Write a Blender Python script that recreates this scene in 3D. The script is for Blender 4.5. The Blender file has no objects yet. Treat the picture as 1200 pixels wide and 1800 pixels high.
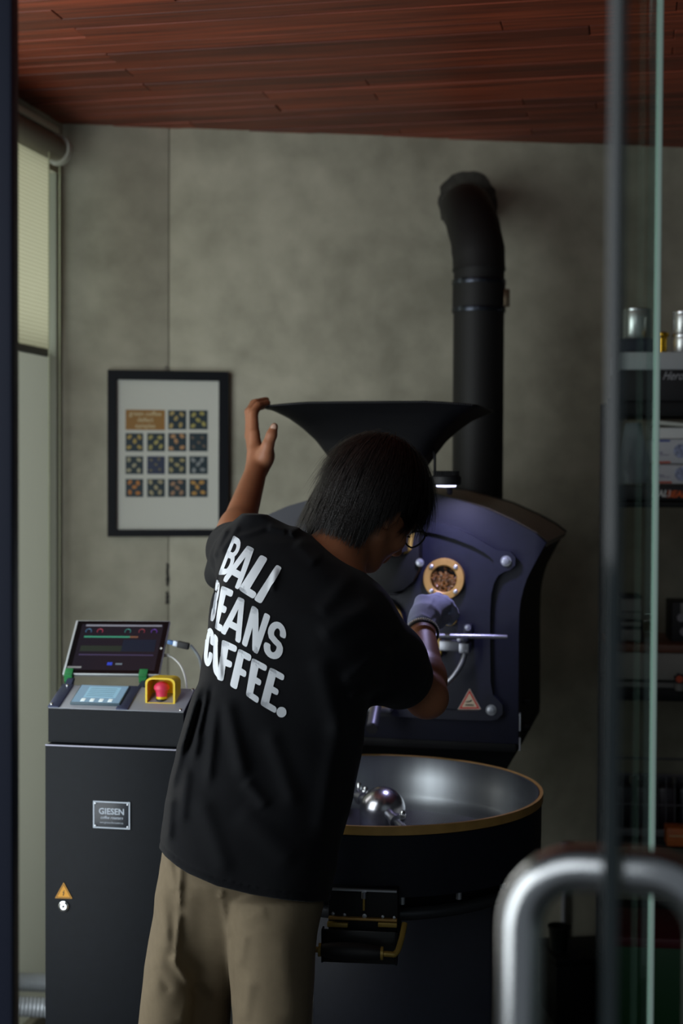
import bpy, bmesh, math, random
import numpy as np
from mathutils import Vector, Matrix, Euler
from mathutils.bvhtree import BVHTree
random.seed(7); rng = np.random.default_rng(7)
SC = bpy.context.scene
COL = SC.collection
R = math.radians

# ------------------------------------------------------------------ camera
EYE = Vector((0, 0, 1.65)); FPX = 2500.0
PITCH = math.atan(60/2500); ROLL = 0.0047
_f = Vector((0, math.cos(PITCH), -math.sin(PITCH)))
_u0 = Vector((0, math.sin(PITCH), math.cos(PITCH))); _r0 = Vector((1, 0, 0))
CR = _r0*math.cos(ROLL) + _u0*math.sin(ROLL)
CU = -_r0*math.sin(ROLL) + _u0*math.cos(ROLL)
cam_data = bpy.data.cameras.new('camera'); cam = bpy.data.objects.new('camera', cam_data); COL.objects.link(cam)
cam_data.sensor_fit = 'VERTICAL'; cam_data.sensor_height = 36; cam_data.sensor_width = 24; cam_data.lens = 50
m = Matrix((CR, CU, -_f)).transposed().to_4x4(); m.translation = EYE
cam.matrix_world = m
cam_data.clip_start = 0.05
cam_data.dof.use_dof = True; cam_data.dof.focus_distance = 2.56; cam_data.dof.aperture_fstop = 3.2
SC.camera = cam

# ------------------------------------------------------------------ world, lights, exposure
SC.view_settings.view_transform = 'Standard'; SC.view_settings.look = 'None'
SC.view_settings.gamma = 1; SC.view_settings.use_curve_mapping = False
SC.view_settings.exposure = 0.0
w = bpy.data.worlds.new('overcast_sky'); SC.world = w; w.use_nodes = True
bg = w.node_tree.nodes['Background']; bg.inputs[0].default_value = (0.80, 0.90, 1.0, 1); bg.inputs[1].default_value = 0.11

def area_light(name, loc, target, sx, sy, power, color):
    l = bpy.data.lights.new(name, 'AREA'); l.shape = 'RECTANGLE'; l.size = sx; l.size_y = sy
    l.energy = power; l.color = color
    o = bpy.data.objects.new(name, l); COL.objects.link(o); o.location = loc
    o.rotation_euler = (Vector(target)-Vector(loc)).to_track_quat('-Z', 'Y').to_euler()
    return o
# daylight through the glazing of the left side (outside the frame, nearer the street)
area_light('window_daylight', (-1.60, 2.25, 1.35), (-0.35, 4.2, 1.3), 1.7, 2.2, 43, (0.90, 0.97, 1.0))
# lamp added on the open street side behind the viewer, brightening the handle
area_light('street_fill_lamp', (-1.3, -1.2, 2.5), (0.1, 2.2, 1.2), 1.6, 1.8, 10, (0.90, 0.96, 1.0))
area_light('handle_fill_lamp', (-2.3, 0.1, 1.6), (0.4, 1.4, 1.2), 1.8, 2.4, 26, (0.92, 0.98, 1.0))  # lamp added outdoors on the left to put a bright streak on the handle
# overcast light falling into the narrow yard outside the left window
area_light('yard_daylight', (-1.60, 4.10, 1.45), (-0.9, 3.94, 1.40), 1.0, 2.5, 16, (1.0, .99, 0.94))

# ------------------------------------------------------------------ geometry helpers
def P(px, py, Y):
    d = _f + CR*((px-600)/FPX) + CU*((900-py)/FPX)
    return EYE + d*(Y/d.y)
def srgb(r, g, b):
    f = lambda c: (c/255)/12.92 if c/255 <= 0.04045 else ((c/255+0.055)/1.055)**2.4
    return (f(r), f(g), f(b), 1)
class Frame:
    """a vertical working plane family: local x along the front, local y into the depth"""
    def __init__(s, x, y, deg):
        s.o = Vector((x, y, 0)); s.a = R(deg)
        s.u = Vector((math.cos(s.a), math.sin(s.a), 0)); s.v = Vector((-math.sin(s.a), math.cos(s.a), 0))
    def hit(s, px, py, v=0.0):
        d = _f + CR*((px-600)/FPX) + CU*((900-py)/FPX)
        t = (v - (EYE-s.o).dot(s.v))/d.dot(s.v)
        p = EYE + d*t
        return ((p-s.o).dot(s.u), p.z)
    def loc(s, p):
        q = Vector(p)-s.o; return Vector((q.dot(s.u), q.dot(s.v), q.z))
    def world(s, x, y, z): return s.o + s.u*x + s.v*y + Vector((0, 0, z))

def mat(name, col, rough=0.5, metal=0.0, spec=0.5, noise=0.0, nscale=20, bump=0.0, bscale=200, emit=None, es=0, coat=0, sheen=0, stretch=None, trans=0):
    m = bpy.data.materials.new(name); m.use_nodes = True
    nt = m.node_tree; b = nt.nodes['Principled BSDF']
    c = col if len(col) == 4 else (*col, 1)
    b.inputs['Base Color'].default_value = c
    b.inputs['Roughness'].default_value = rough; b.inputs['Metallic'].default_value = metal
    b.inputs['Specular IOR Level'].default_value = spec
    b.inputs['Coat Weight'].default_value = coat; b.inputs['Sheen Weight'].default_value = sheen
    b.inputs['Transmission Weight'].default_value = trans
    if emit: b.inputs['Emission Color'].default_value = emit; b.inputs['Emission Strength'].default_value = es
    tc = nt.nodes.new('ShaderNodeTexCoord'); src = tc.outputs['Object']
    if stretch:
        mp = nt.nodes.new('ShaderNodeMapping'); mp.inputs['Scale'].default_value = stretch
        nt.links.new(src, mp.inputs[0]); src = mp.outputs[0]
    if noise:
        n = nt.nodes.new('ShaderNodeTexNoise'); n.inputs['Scale'].default_value = nscale; n.inputs['Detail'].default_value = 6
        nt.links.new(src, n.inputs['Vector'])
        rp = nt.nodes.new('ShaderNodeValToRGB')
        rp.color_ramp.elements[0].position = .3; rp.color_ramp.elements[1].position = .7
        rp.color_ramp.elements[0].color = tuple(max(0, x*(1-noise)) for x in c[:3])+(1,)
        rp.color_ramp.elements[1].color = tuple(min(1, x*(1+noise)) for x in c[:3])+(1,)
        nt.links.new(n.outputs[0], rp.inputs[0]); nt.links.new(rp.outputs[0], b.inputs['Base Color'])
    if bump:
        n2 = nt.nodes.new('ShaderNodeTexNoise'); n2.inputs['Scale'].default_value = bscale; n2.inputs['Detail'].default_value = 3
        nt.links.new(src, n2.inputs['Vector'])
        bp = nt.nodes.new('ShaderNodeBump'); bp.inputs['Strength'].default_value = bump; bp.inputs['Distance'].default_value = 0.002
        nt.links.new(n2.outputs[0], bp.inputs['Height']); nt.links.new(bp.outputs[0], b.inputs['Normal'])
    return m

def obj(name, bm, m, parent=None, smooth=True, **kw):
    """link a bmesh (or mesh) as ONE object"""
    if isinstance(bm, bmesh.types.BMesh):
        me = bpy.data.meshes.new(name); bmesh.ops.recalc_face_normals(bm, faces=bm.faces); bm.to_mesh(me); bm.free()
    else: me = bm
    o = bpy.data.objects.new(name, me); COL.objects.link(o)
    for q in (m if isinstance(m, (list, tuple)) else [m]): me.materials.append(q)
    if smooth and len(me.polygons):
        me.polygons.foreach_set('use_smooth', [True]*len(me.polygons))
        try: me.set_sharp_from_angle(angle=R(38))
        except Exception: pass
    if parent: o.parent = parent
    for k, v in kw.items(): o[k] = v
    return o
def thing(name, label, cat, frame=None, loc=None, rotz=0, group=None):
    o = bpy.data.objects.new(name, None); COL.objects.link(o); o.empty_display_size = .05
    if frame is not None: o.location = frame.o; o.rotation_euler = (0, 0, frame.a)
    if loc is not None: o.location = loc; o.rotation_euler = (0, 0, rotz)
    o['label'] = label; o['category'] = cat
    if group: o['group'] = group
    return o
def tag(o, label, cat, group=None):
    o['label'] = label; o['category'] = cat
    if group: o['group'] = group
    return o
def struct(name, bm, m, parent=None, **kw):
    o = obj(name, bm, m, parent, **kw)
    if not parent: o['kind'] = 'structure'
    return o

def box(bm, x0, x1, y0, y1, z0, z1, bev=0, M=None, mi=0):
    vs = [bm.verts.new((x, y, z)) for x in (x0, x1) for y in (y0, y1) for z in (z0, z1)]
    idx = [(0,1,3,2),(4,6,7,5),(0,4,5,1),(2,3,7,6),(0,2,6,4),(1,5,7,3)]
    fs = [bm.faces.new([vs[i] for i in f]) for f in idx]
    for f in fs: f.material_index = mi
    if M is not None:
        for v_ in vs: v_.co = M @ v_.co
    if bev:
        es = list({e for f in fs for e in f.edges})
        bmesh.ops.bevel(bm, geom=es, offset=bev, segments=2, affect='EDGES', profile=.5)
    return bm
def prism(bm, pts, y0, y1, bev=0, axis='y', mi=0):
    """polygon pts (x,z) extruded between y0 and y1"""
    mk = (lambda a, b, c: (a, c, b)) if axis == 'y' else ((lambda a, b, c: (a, b, c)) if axis == 'z' else (lambda a, b, c: (c, a, b)))
    A = [bm.verts.new(mk(a, b, y0)) for a, b in pts]; B = [bm.verts.new(mk(a, b, y1)) for a, b in pts]
    n = len(pts); fa = bm.faces.new(A); fb = bm.faces.new(B[::-1]); fs = [fa, fb]
    for i in range(n): fs.append(bm.faces.new((A[i], A[(i+1) % n], B[(i+1) % n], B[i])))
    for f in fs: f.material_index = mi
    if bev:
        bmesh.ops.bevel(bm, geom=list(fa.edges), offset=bev, segments=2, affect='EDGES', profile=.5)
    return bm
def ring_prism(bm, outer, inner, y0, y1):
    n = len(outer)
    V = [[bm.verts.new((p[0], y, p[1])) for p in L] for L in (outer, inner) for y in (y0, y1)]
    o0, o1, i0, i1 = V
    for i in range(n):
        j = (i+1) % n
        for a, b in ((o0, i0), (i0, i1), (i1, o1), (o1, o0)):
            bm.faces.new((a[i], a[j], b[j], b[i]))
    return bm
def tube(bm, pts, r, seg=12, closed=False, cap=True, mi=0):
    pts = [Vector(p) for p in pts]; n = len(pts)
    rs = r if isinstance(r, (list, tuple)) else [r]*n
    rings = []; up = None
    for i, p in enumerate(pts):
        if closed: t = pts[(i+1) % n]-pts[i-1]
        else: t = pts[min(i+1, n-1)]-pts[max(i-1, 0)]
        t.normalize()
        if up is None: up = t.orthogonal().normalized()
        else: up = (up - t*up.dot(t)).normalized()
        s = t.cross(up)
        rings.append([bm.verts.new(p + (up*math.cos(a)+s*math.sin(a))*rs[i]) for a in [2*math.pi*k/seg for k in range(seg)]])
    for i in range(n if closed else n-1):
        A, B = rings[i], rings[(i+1) % n]
        for k in range(seg):
            f = bm.faces.new((A[k], A[(k+1) % seg], B[(k+1) % seg], B[k])); f.material_index = mi
    if cap and not closed:
        bm.faces.new(rings[0]).material_index = mi; bm.faces.new(rings[-1][::-1]).material_index = mi
    return bm
def lathe(bm, prof, seg=32, M=None, mi=0):
    """profile (r,z) spun about local z; M places it"""
    M = M or Matrix.Identity(4); rings = []
    for r_, z in prof:
        if r_ < 1e-6: rings.append([bm.verts.new(M @ Vector((0, 0, z)))])
        else: rings.append([bm.verts.new(M @ Vector((r_*math.cos(2*math.pi*k/seg), r_*math.sin(2*math.pi*k/seg), z))) for k in range(seg)])
    for A, B in zip(rings[:-1], rings[1:]):
        for k in range(seg):
            if len(A) == 1 and len(B) == 1: continue
            q = [A[0]] if len(A) == 1 else [A[k], A[(k+1) % seg]]
            q += [B[0]] if len(B) == 1 else [B[(k+1) % seg], B[k]]
            bm.faces.new(q).material_index = mi
    return bm
TOCAM = Matrix.Rotation(R(90), 4, 'X')            # lathe axis z -> local -y (towards the viewer)
def at(x, y, z, M=TOCAM): return Matrix.Translation((x, y, z)) @ M
def B(): return bmesh.new()
def lerp(a, b, t): return a+(b-a)*t
def arc_pts(cx, cz, r, a0, a1, n): return [(cx+r*math.cos(R(lerp(a0, a1, i/n))), cz+r*math.sin(R(lerp(a0, a1, i/n)))) for i in range(n+1)]
def smooth_path(pts, n=8):
    """Catmull-Rom through points"""
    pts = [Vector(p) for p in pts]; out = []
    for i in range(len(pts)-1):
        p0 = pts[max(i-1, 0)]; p1 = pts[i]; p2 = pts[i+1]; p3 = pts[min(i+2, len(pts)-1)]
        for k in range(n):
            t = k/n; out.append(.5*((2*p1)+(p2-p0)*t+(2*p0-5*p1+4*p2-p3)*t*t+(3*p1-p0-3*p2+p3)*t**3))
    out.append(pts[-1]); return out
def text_mesh(s, size, M, offset=0.0, extrude=0.0003, align='CENTER', shear=0, sx=1):
    c = bpy.data.curves.new('lettering', 'FONT'); c.body = s; c.size = size; c.align_x = align; c.align_y = 'CENTER'
    c.offset = offset; c.extrude = extrude; c.shear = shear; c.resolution_u = 3; c.space_line = .95
    o = bpy.data.objects.new('tmp', c); COL.objects.link(o)
    me = bpy.data.meshes.new_from_object(o.evaluated_get(bpy.context.evaluated_depsgraph_get()))
    bpy.data.objects.remove(o); me.transform(Matrix.Diagonal((sx, 1, 1, 1))); me.transform(M); return me
TEXTM = Matrix.Rotation(R(90), 4, 'X')            # text lying in xz, facing -y

# ------------------------------------------------------------------ materials
MAT = {}
def navy(name, r=16, g=19, b=27, rough=.45, spec=.4): return mat(name, srgb(r, g, b), rough, 0, spec, noise=.12, nscale=60, bump=.08, bscale=900)
MAT['navy'] = navy('dark navy powder coat', 17, 20, 30, .5, .25)
MAT['face'] = navy('roaster face navy', 22, 24, 39, .42, .4)
MAT['black'] = navy('black powder coat', 13, 14, 17, .55, .25)
MAT['cab'] = navy('cabinet charcoal', 12, 16, 22, .6, .2)
MAT['brass'] = mat('satin brass', srgb(176, 138, 76), .42, .3, noise=.12, nscale=30)
MAT['brass_dull'] = mat('gilt enamel', srgb(165, 138, 66), .45, .35, noise=.1, nscale=30)
MAT['steel'] = mat('brushed steel', srgb(190, 193, 196), .27, 1.0, noise=.08, nscale=40, stretch=(1, 1, 30))
MAT['steel_mid'] = mat('turned steel', srgb(150, 152, 160), .35, .9)
MAT['chrome'] = mat('polished steel', srgb(228, 230, 232), .2, 1.0)
MAT['zinc'] = mat('zinc bolt', srgb(180, 184, 190), .35, .8)
MAT['rubber'] = mat('black rubber', srgb(20, 20, 23), .6)
MAT['white'] = mat('white plastic', srgb(222, 224, 222), .5)
MAT['grey'] = mat('light grey panel', srgb(158, 162, 170), .45, .2)
MAT['paper'] = mat('white paper', srgb(205, 206, 196), .7)
MAT['ink'] = mat('black ink', srgb(20, 20, 22), .6)
# ------------------------------------------------------------------ the room
WF = Frame(0, 4.45, 8)           # back wall
VDIR = Frame(0, 0, -13)          # the building's own axes
cx_, _ = 0, 0
# corner of back wall and left wall seen at px 110
_k = (110-600)/FPX
CY = 4.45/(1-_k*math.tan(R(8))); CORNER = Vector((_k*CY, CY, 0))
LW = Frame(CORNER.x, CORNER.y, 77)   # left wall: local x runs from the camera side towards the corner (depth)
CEIL = 2.715

def concrete(name, c0, c1):
    m = bpy.data.materials.new(name); m.use_nodes = True; nt = m.node_tree; b = nt.nodes['Principled BSDF']
    tc = nt.nodes.new('ShaderNodeTexCoord')
    n1 = nt.nodes.new('ShaderNodeTexNoise'); n1.inputs['Scale'].default_value = 2.3; n1.inputs['Detail'].default_value = 8; n1.inputs['Distortion'].default_value = .8
    n2 = nt.nodes.new('ShaderNodeTexNoise'); n2.inputs['Scale'].default_value = 11; n2.inputs['Detail'].default_value = 8
    n3 = nt.nodes.new('ShaderNodeTexVoronoi'); n3.inputs['Scale'].default_value = 7
    for n in (n1, n2, n3): nt.links.new(tc.outputs['Object'], n.inputs['Vector'])
    mx = nt.nodes.new('ShaderNodeMix'); mx.inputs[0].default_value = .38
    nt.links.new(n1.outputs[0], mx.inputs[2]); nt.links.new(n2.outputs[0], mx.inputs[3])
    rp = nt.nodes.new('ShaderNodeValToRGB'); rp.color_ramp.elements[0].position = .36; rp.color_ramp.elements[1].position = .64
    rp.color_ramp.elements[0].color = c0; rp.color_ramp.elements[1].color = c1
    nt.links.new(mx.outputs[0], rp.inputs[0]); nt.links.new(rp.outputs[0], b.inputs['Base Color'])
    b.inputs['Roughness'].default_value = .72
    bp = nt.nodes.new('ShaderNodeBump'); bp.inputs['Strength'].default_value = .15; bp.inputs['Distance'].default_value = .004
    nt.links.new(n2.outputs[0], bp.inputs['Height']); nt.links.new(bp.outputs[0], b.inputs['Normal'])
    return m
M_CONC = concrete('trowelled concrete', srgb(146, 143, 126), srgb(186, 182, 163))
M_FLOOR = concrete('dark screed floor', srgb(52, 53, 54), srgb(70, 71, 72))

def wood(name, a, b_):
    m = bpy.data.materials.new(name); m.use_nodes = True; nt = m.node_tree; b = nt.nodes['Principled BSDF']
    tc = nt.nodes.new('ShaderNodeTexCoord'); mp = nt.nodes.new('ShaderNodeMapping'); mp.inputs['Scale'].default_value = (1.2, 34, 34)
    oi = nt.nodes.new('ShaderNodeObjectInfo'); add = nt.nodes.new('ShaderNodeVectorMath'); add.operation = 'ADD'
    sc = nt.nodes.new('ShaderNodeVectorMath'); sc.operation = 'SCALE'; sc.inputs[3].default_value = 1
    cmb = nt.nodes.new('ShaderNodeCombineXYZ'); mul = nt.nodes.new('ShaderNodeMath'); mul.operation = 'MULTIPLY'; mul.inputs[1].default_value = 37
    nt.links.new(oi.outputs['Random'], mul.inputs[0]); nt.links.new(mul.outputs[0], cmb.inputs[0]); nt.links.new(mul.outputs[0], cmb.inputs[2])
    nt.links.new(tc.outputs['Object'], add.inputs[0]); nt.links.new(cmb.outputs[0], add.inputs[1])
    nt.links.new(add.outputs[0], mp.inputs[0])
    n = nt.nodes.new('ShaderNodeTexNoise'); n.inputs['Scale'].default_value = 2.2; n.inputs['Detail'].default_value = 7
    nt.links.new(mp.outputs[0], n.inputs['Vector'])
    rp = nt.nodes.new('ShaderNodeValToRGB'); rp.color_ramp.elements[0].position = .33; rp.color_ramp.elements[1].position = .68
    rp.color_ramp.elements[0].color = a; rp.color_ramp.elements[1].color = b_
    nt.links.new(n.outputs[0], rp.inputs[0])
    hs = nt.nodes.new('ShaderNodeHueSaturation'); mr = nt.nodes.new('ShaderNodeMapRange'); mr.inputs[3].default_value = .6; mr.inputs[4].default_value = 1.3
    nt.links.new(oi.outputs['Random'], mr.inputs[0]); nt.links.new(mr.outputs[0], hs.inputs['Value']); nt.links.new(rp.outputs[0], hs.inputs['Color'])
    nt.links.new(hs.outputs[0], b.inputs['Base Color']); b.inputs['Roughness'].default_value = .5
    return m
M_WOOD = wood('red brown stained timber', srgb(88, 36, 20), srgb(150, 66, 38))

# floor
bm = B(); box(bm, -3.2, 4.2, -1.0, 7.0, -.1, 0); struct('floor', bm, M_FLOOR)
# back wall: two cast panels with a recessed joint between them
xj, _ = WF.hit(297, 500, 0)
xl = WF.loc(CORNER).x
wall = bpy.data.objects.new('wall_back', None); COL.objects.link(wall); wall.location = WF.o; wall.rotation_euler = (0, 0, WF.a); wall['kind'] = 'structure'
for a, b in ((xl-.1, xj-.0012), (xj+.0012, 3.3)):
    bm = B(); box(bm, a, b, 0, .12, 0, 2.95, .0015); obj('concrete_panel', bm, M_CONC, wall)
bm = B(); box(bm, xl-.1, 3.3, .012, .1, 0, 2.95); obj('joint_backing', bm, mat('joint mortar', srgb(120, 118, 108), .8), wall)
# crack chips along the joint
bm = B()
for py0, py1 in ((990, 1030), (1040, 1062), (1020, 1024), (655, 662)):
    x, z0 = WF.hit(291, py1, 0); _, z1 = WF.hit(291, py0, 0)
    n = 7; L = [(xj-.006-random.random()*.004, lerp(z0, z1, i/n)) for i in range(n+1)] + [(xj+.001+random.random()*.004, lerp(z1, z0, i/n)) for i in range(n+1)]
    prism(bm, L, -.0006, .004)
obj('crack', bm, mat('crack grit', srgb(45, 44, 40), .9), wall, smooth=False)

# left wall: glazed, corner reveal, roller blind
lw = bpy.data.objects.new('wall_left', None); COL.objects.link(lw); lw.location = LW.o; lw.rotation_euler = (0, 0, LW.a); lw['kind'] = 'structure'
# local x towards depth (0 = corner), local y = to the left (outside), z up
bm = B(); box(bm, -3.6, .1, 0, .1, 2.56, 2.95); obj('lintel', bm, M_CONC, lw)
bm = B(); box(bm, -3.6, .1, 0, .1, 0, .05); obj('sill', bm, M_CONC, lw)
MAT['frame'] = mat('pale green grey window frame', srgb(150, 152, 138), .6)
bm = B(); box(bm, -.045, 0.02, -.0, .06, .05, 2.56, .003); win = struct('window_1', bm, MAT['frame'])
win.location = LW.o; win.rotation_euler = (0, 0, LW.a)
def glass(name, tint, gl=.12, rough=.02):
    m = bpy.data.materials.new(name); m.use_nodes = True; nt = m.node_tree; nt.nodes.clear()
    o = nt.nodes.new('ShaderNodeOutputMaterial'); t = nt.nodes.new('ShaderNodeBsdfTransparent'); g = nt.nodes.new('ShaderNodeBsdfGlossy')
    mx = nt.nodes.new('ShaderNodeMixShader'); mx.inputs[0].default_value = gl
    t.inputs[0].default_value = tint; g.inputs['Roughness'].default_value = rough; g.inputs[0].default_value = (.9, .95, .93, 1)
    nt.links.new(t.outputs[0], mx.inputs[1]); nt.links.new(g.outputs[0], mx.inputs[2]); nt.links.new(mx.outputs[0], o.inputs[0])
    return m
MAT['pane'] = bpy.data.materials.new('frosted window glass'); mm = MAT['pane']; mm.use_nodes = True; nt = mm.node_tree; b = nt.nodes['Principled BSDF']
b.inputs['Base Color'].default_value = srgb(150, 158, 150); b.inputs['Roughness'].default_value = .35
tr = nt.nodes.new('ShaderNodeBsdfTranslucent'); tr.inputs[0].default_value = srgb(216, 219, 212); mx = nt.nodes.new('ShaderNodeMixShader'); mx.inputs[0].default_value = .55
nt.links.new(b.outputs[0], mx.inputs[1]); nt.links.new(tr.outputs[0], mx.inputs[2]); nt.links.new(mx.outputs[0], nt.nodes['Material Output'].inputs[0])
ZSPLIT = LW.hit(80, 616, -.045)[1]+.01
bm = B(); box(bm, -.60, -.045, .025, .031, .05, ZSPLIT); obj('frosted_pane', bm, MAT['pane'], win, smooth=False)
bm = B(); box(bm, -.60, -.045, .025, .031, ZSPLIT, 2.56); obj('clear_pane', bm, glass('window glass', (.92, .96, .94, 1), .06), win, smooth=False)
for x0 in (-.66, ):
    bm = B(); box(bm, x0, x0+.06, 0, .06, .05, 2.56, .003); obj('window_mullion', bm, MAT['frame'], win)
# wall of the yard outside
bm = B(); box(bm, -3.0, .8, .80, .90, 0, 3.0); o = struct('exterior_wall', bm, M_CONC); o.location = LW.o; o.rotation_euler = (0, 0, LW.a)

# roller blind
blind = thing('roller_blind', 'cream roller blind drawn half down in the left corner', 'blind', loc=LW.world(0, 0, 0), rotz=LW.a)
def lwz(px, py, y=-.05):   # height on the plane of the blind
    return LW.hit(px, py, y)
xr, zr = LW.hit(95, 262, -.05)
bx1, _ = LW.hit(84, 500, -.045)
_, zb = LW.hit(80, 616, -.045)
RB = 0.036
rollz = 2.60
MAT['blind'] = bpy.data.materials.new('woven blind cloth'); mm = MAT['blind']; mm.use_nodes = True; nt = mm.node_tree; b = nt.nodes['Principled BSDF']
b.inputs['Base Color'].default_value = srgb(205, 200, 176); b.inputs['Roughness'].default_value = .8
tr = nt.nodes.new('ShaderNodeBsdfTranslucent'); tr.inputs[0].default_value = srgb(232, 226, 196)
mx = nt.nodes.new('ShaderNodeMixShader'); mx.inputs[0].default_value = .75; out = nt.nodes['Material Output']
wv = nt.nodes.new('ShaderNodeTexWave'); wv.bands_direction = 'Z'; wv.inputs['Scale'].default_value = 28; wv.inputs['Distortion'].default_value = .6
tc = nt.nodes.new('ShaderNodeTexCoord'); nt.links.new(tc.outputs['Object'], wv.inputs['Vector'])
rp = nt.nodes.new('ShaderNodeValToRGB'); rp.color_ramp.elements[0].color = srgb(225, 222, 206); rp.color_ramp.elements[1].color = srgb(252, 250, 238)
nt.links.new(wv.outputs[1], rp.inputs[0]); nt.links.new(rp.outputs[0], tr.inputs[0])
nt.links.new(b.outputs[0], mx.inputs[1]); nt.links.new(tr.outputs[0], mx.inputs[2]); nt.links.new(mx.outputs[0], out.inputs[0])
bm = B(); box(bm, -.62, bx1, -.047, -.0455, zb, rollz); obj('blind_cloth', bm, MAT['blind'], blind, smooth=False)
bm = B(); box(bm, -.62, bx1, -.052, -.040, zb-.018, zb+.004, .003); obj('bottom_bar', bm, mat('bar grey green', srgb(90, 96, 92), .5), blind)
rbm = Matrix.Translation((0, -.047-0*RB, rollz)) @ Matrix.Rotation(R(90), 4, 'Y')
bm = B(); tube(bm, [(-.62, -.055, rollz), (bx1+.03, -.055, rollz)], RB, 24); obj('roller', bm, mat('roller cloth', srgb(120, 115, 100), .7), blind)
bm = B(); tube(bm, [(bx1+.03, -.055, rollz), (bx1+.055, -.055, rollz)], RB+.008, 24); obj('bracket_disc', bm, mat('bracket plastic', srgb(165, 165, 155), .4), blind)
bm = B(); box(bm, -.62, bx1+.05, -.06, -.0, rollz+RB+.008, rollz+RB+.03, .004); obj('head_rail', bm, mat('pale rail', srgb(190, 198, 180), .4), blind)
for k, (dx, dy) in enumerate(((.055, -.075), (.075, -.02))):
    xx, _ = LW.hit((86, 105)[k], 900, dy)
    bm = B(); tube(bm, [(xx, dy, rollz-.01), (xx, dy, .62)], .0017, 6)
    nb = 150
    for i in range(nb):
        lathe(bm, [(0, -.0032), (.0032, 0), (0, .0032)], 6, Matrix.Translation((xx, dy, .62+(rollz-.64)*i/nb)))
    obj('bead_chain', bm, mat('pale bead chain', srgb(188, 192, 160), .4), blind)

# ceiling of narrow boards
ce = bpy.data.objects.new('ceiling', None); COL.objects.link(ce); ce.location = (0, 0, CEIL); ce.rotation_euler = (0, 0, R(-11.5)); ce['kind'] = 'structure'
M_GAP = mat('ceiling backing', srgb(16, 10, 8), .9)
bm = B(); box(bm, -1.72, 4.2, .6, 5.6, .016, .1); obj('backing_board', bm, M_GAP, ce)
meshes = {}
def plank_mesh(L):
    k = round(L, 1)
    if k not in meshes:
        bm = B(); box(bm, 0, k, 0, .066, 0, .014, .0018); me = bpy.data.meshes.new('plank'); bmesh.ops.recalc_face_normals(bm, faces=bm.faces); bm.to_mesh(me); bm.free(); me.materials.append(M_WOOD); meshes[k] = me
    return meshes[k], k
row = 0; y = 1.9
while y < 5.35:
    x = -1.71; first = True
    while x < 2.2:
        L = random.choice((.4, .7, 1.0, 1.4, 1.8)) if first else random.choice((1.2, 1.5, 1.8, 2.1)); first = False; me, k = plank_mesh(L)
        o = bpy.data.objects.new('plank', me); COL.objects.link(o); o.parent = ce
        o.location = (x, y+random.uniform(-.0006, .0006), random.uniform(0, .0035)); x += k+.002
    y += .0695; row += 1

# right wall far outside the view, closing the room
bm = B(); box(bm, 0, .1, -.2, 4.9, 0, 2.95); o = struct('wall_right', bm, mat('dark grey wall paint', srgb(60, 62, 64), .8)); o.location = (2.0, .9, 0); o.rotation_euler = (0, 0, R(-10))

# door frame post, left of the doorway
bm = B(); xp = (34-600)/FPX*1.78
box(bm, xp-.12, xp, 1.74, 1.78, 0, 2.75, .004)
struct('door_1', bm, mat('black door frame', srgb(40, 46, 66), .5))

# street front left of the doorway (outside the view)
bm = B(); box(bm, -3.2, xp-.12, 1.74, 1.80, 0, 2.95); struct('wall_front', bm, mat('street front render', srgb(96, 98, 100), .8))
# glass door standing open, seen almost edge-on
DG0 = Vector(((1078-600)/FPX*.95, .95, 0)); DG1 = Vector(((1143-600)/FPX*1.88, 1.88, 0))
ddir = (DG1-DG0); DL = ddir.length; dang = math.atan2(ddir.y, ddir.x)
door = thing('glass_door', 'frameless glass door standing open with green polished edges', 'door', loc=DG0, rotz=dang)
MAT['dglass'] = glass('door glass', (.90, .95, .93, 1), .05)
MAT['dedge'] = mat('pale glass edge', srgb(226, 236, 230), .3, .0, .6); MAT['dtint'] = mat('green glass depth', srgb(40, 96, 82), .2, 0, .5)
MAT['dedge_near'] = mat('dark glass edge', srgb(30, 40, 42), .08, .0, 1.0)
bm = B(); box(bm, .004, DL-.004, -.005, .005, .01, 2.62); dg = obj('glass_pane', bm, MAT['dglass'], door, smooth=False)
bm = B(); box(bm, 0, .004, -.0055, .0055, .01, 2.62, .001); obj('polished_edge', bm, MAT['dedge_near'], door)
bm = B(); box(bm, DL+.0002, DL+.006, -.0105, -.002, .01, 2.62, .001); obj('edge_strip', bm, MAT['dedge'], door)
bm = B(); box(bm, DL-.07, DL-.0005, -.0052, .0052, .01, 2.62); obj('edge_tint', bm, glass('green edge glass', (.90, .955, .93, 1), .05), door, smooth=False)
# handle pair
hd = thing('door_handle', 'chrome tubular pull handle pair fixed back to back through the glass door', 'handle', loc=DG0, rotz=dang)
hx = .055
for s in (1, -1):
    path = [(hx, s*.006, 0)]
    r_ = .0166; so = .066; zt = 1.373; rc = .044
    pts = [(hx, s*.0062, zt), (hx, s*(so-rc), zt)]
    for i in range(1, 9):
        a = i/8*math.pi/2; pts.append((hx, s*(so-rc+rc*math.sin(a)), zt-rc+rc*math.cos(a)))
    pts += [(hx, s*so, .9), (hx, s*so, .56)]
    for i in range(1, 9):
        a = i/8*math.pi/2; pts.append((hx, s*(so-rc+rc*math.cos(a)), .52-rc*0-rc*math.sin(a)+.036))
    pts.append((hx, s*.0062, .52))
    bm = B(); tube(bm, pts, r_, 24); obj('pull_bar', bm, MAT['chrome'], hd)
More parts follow.
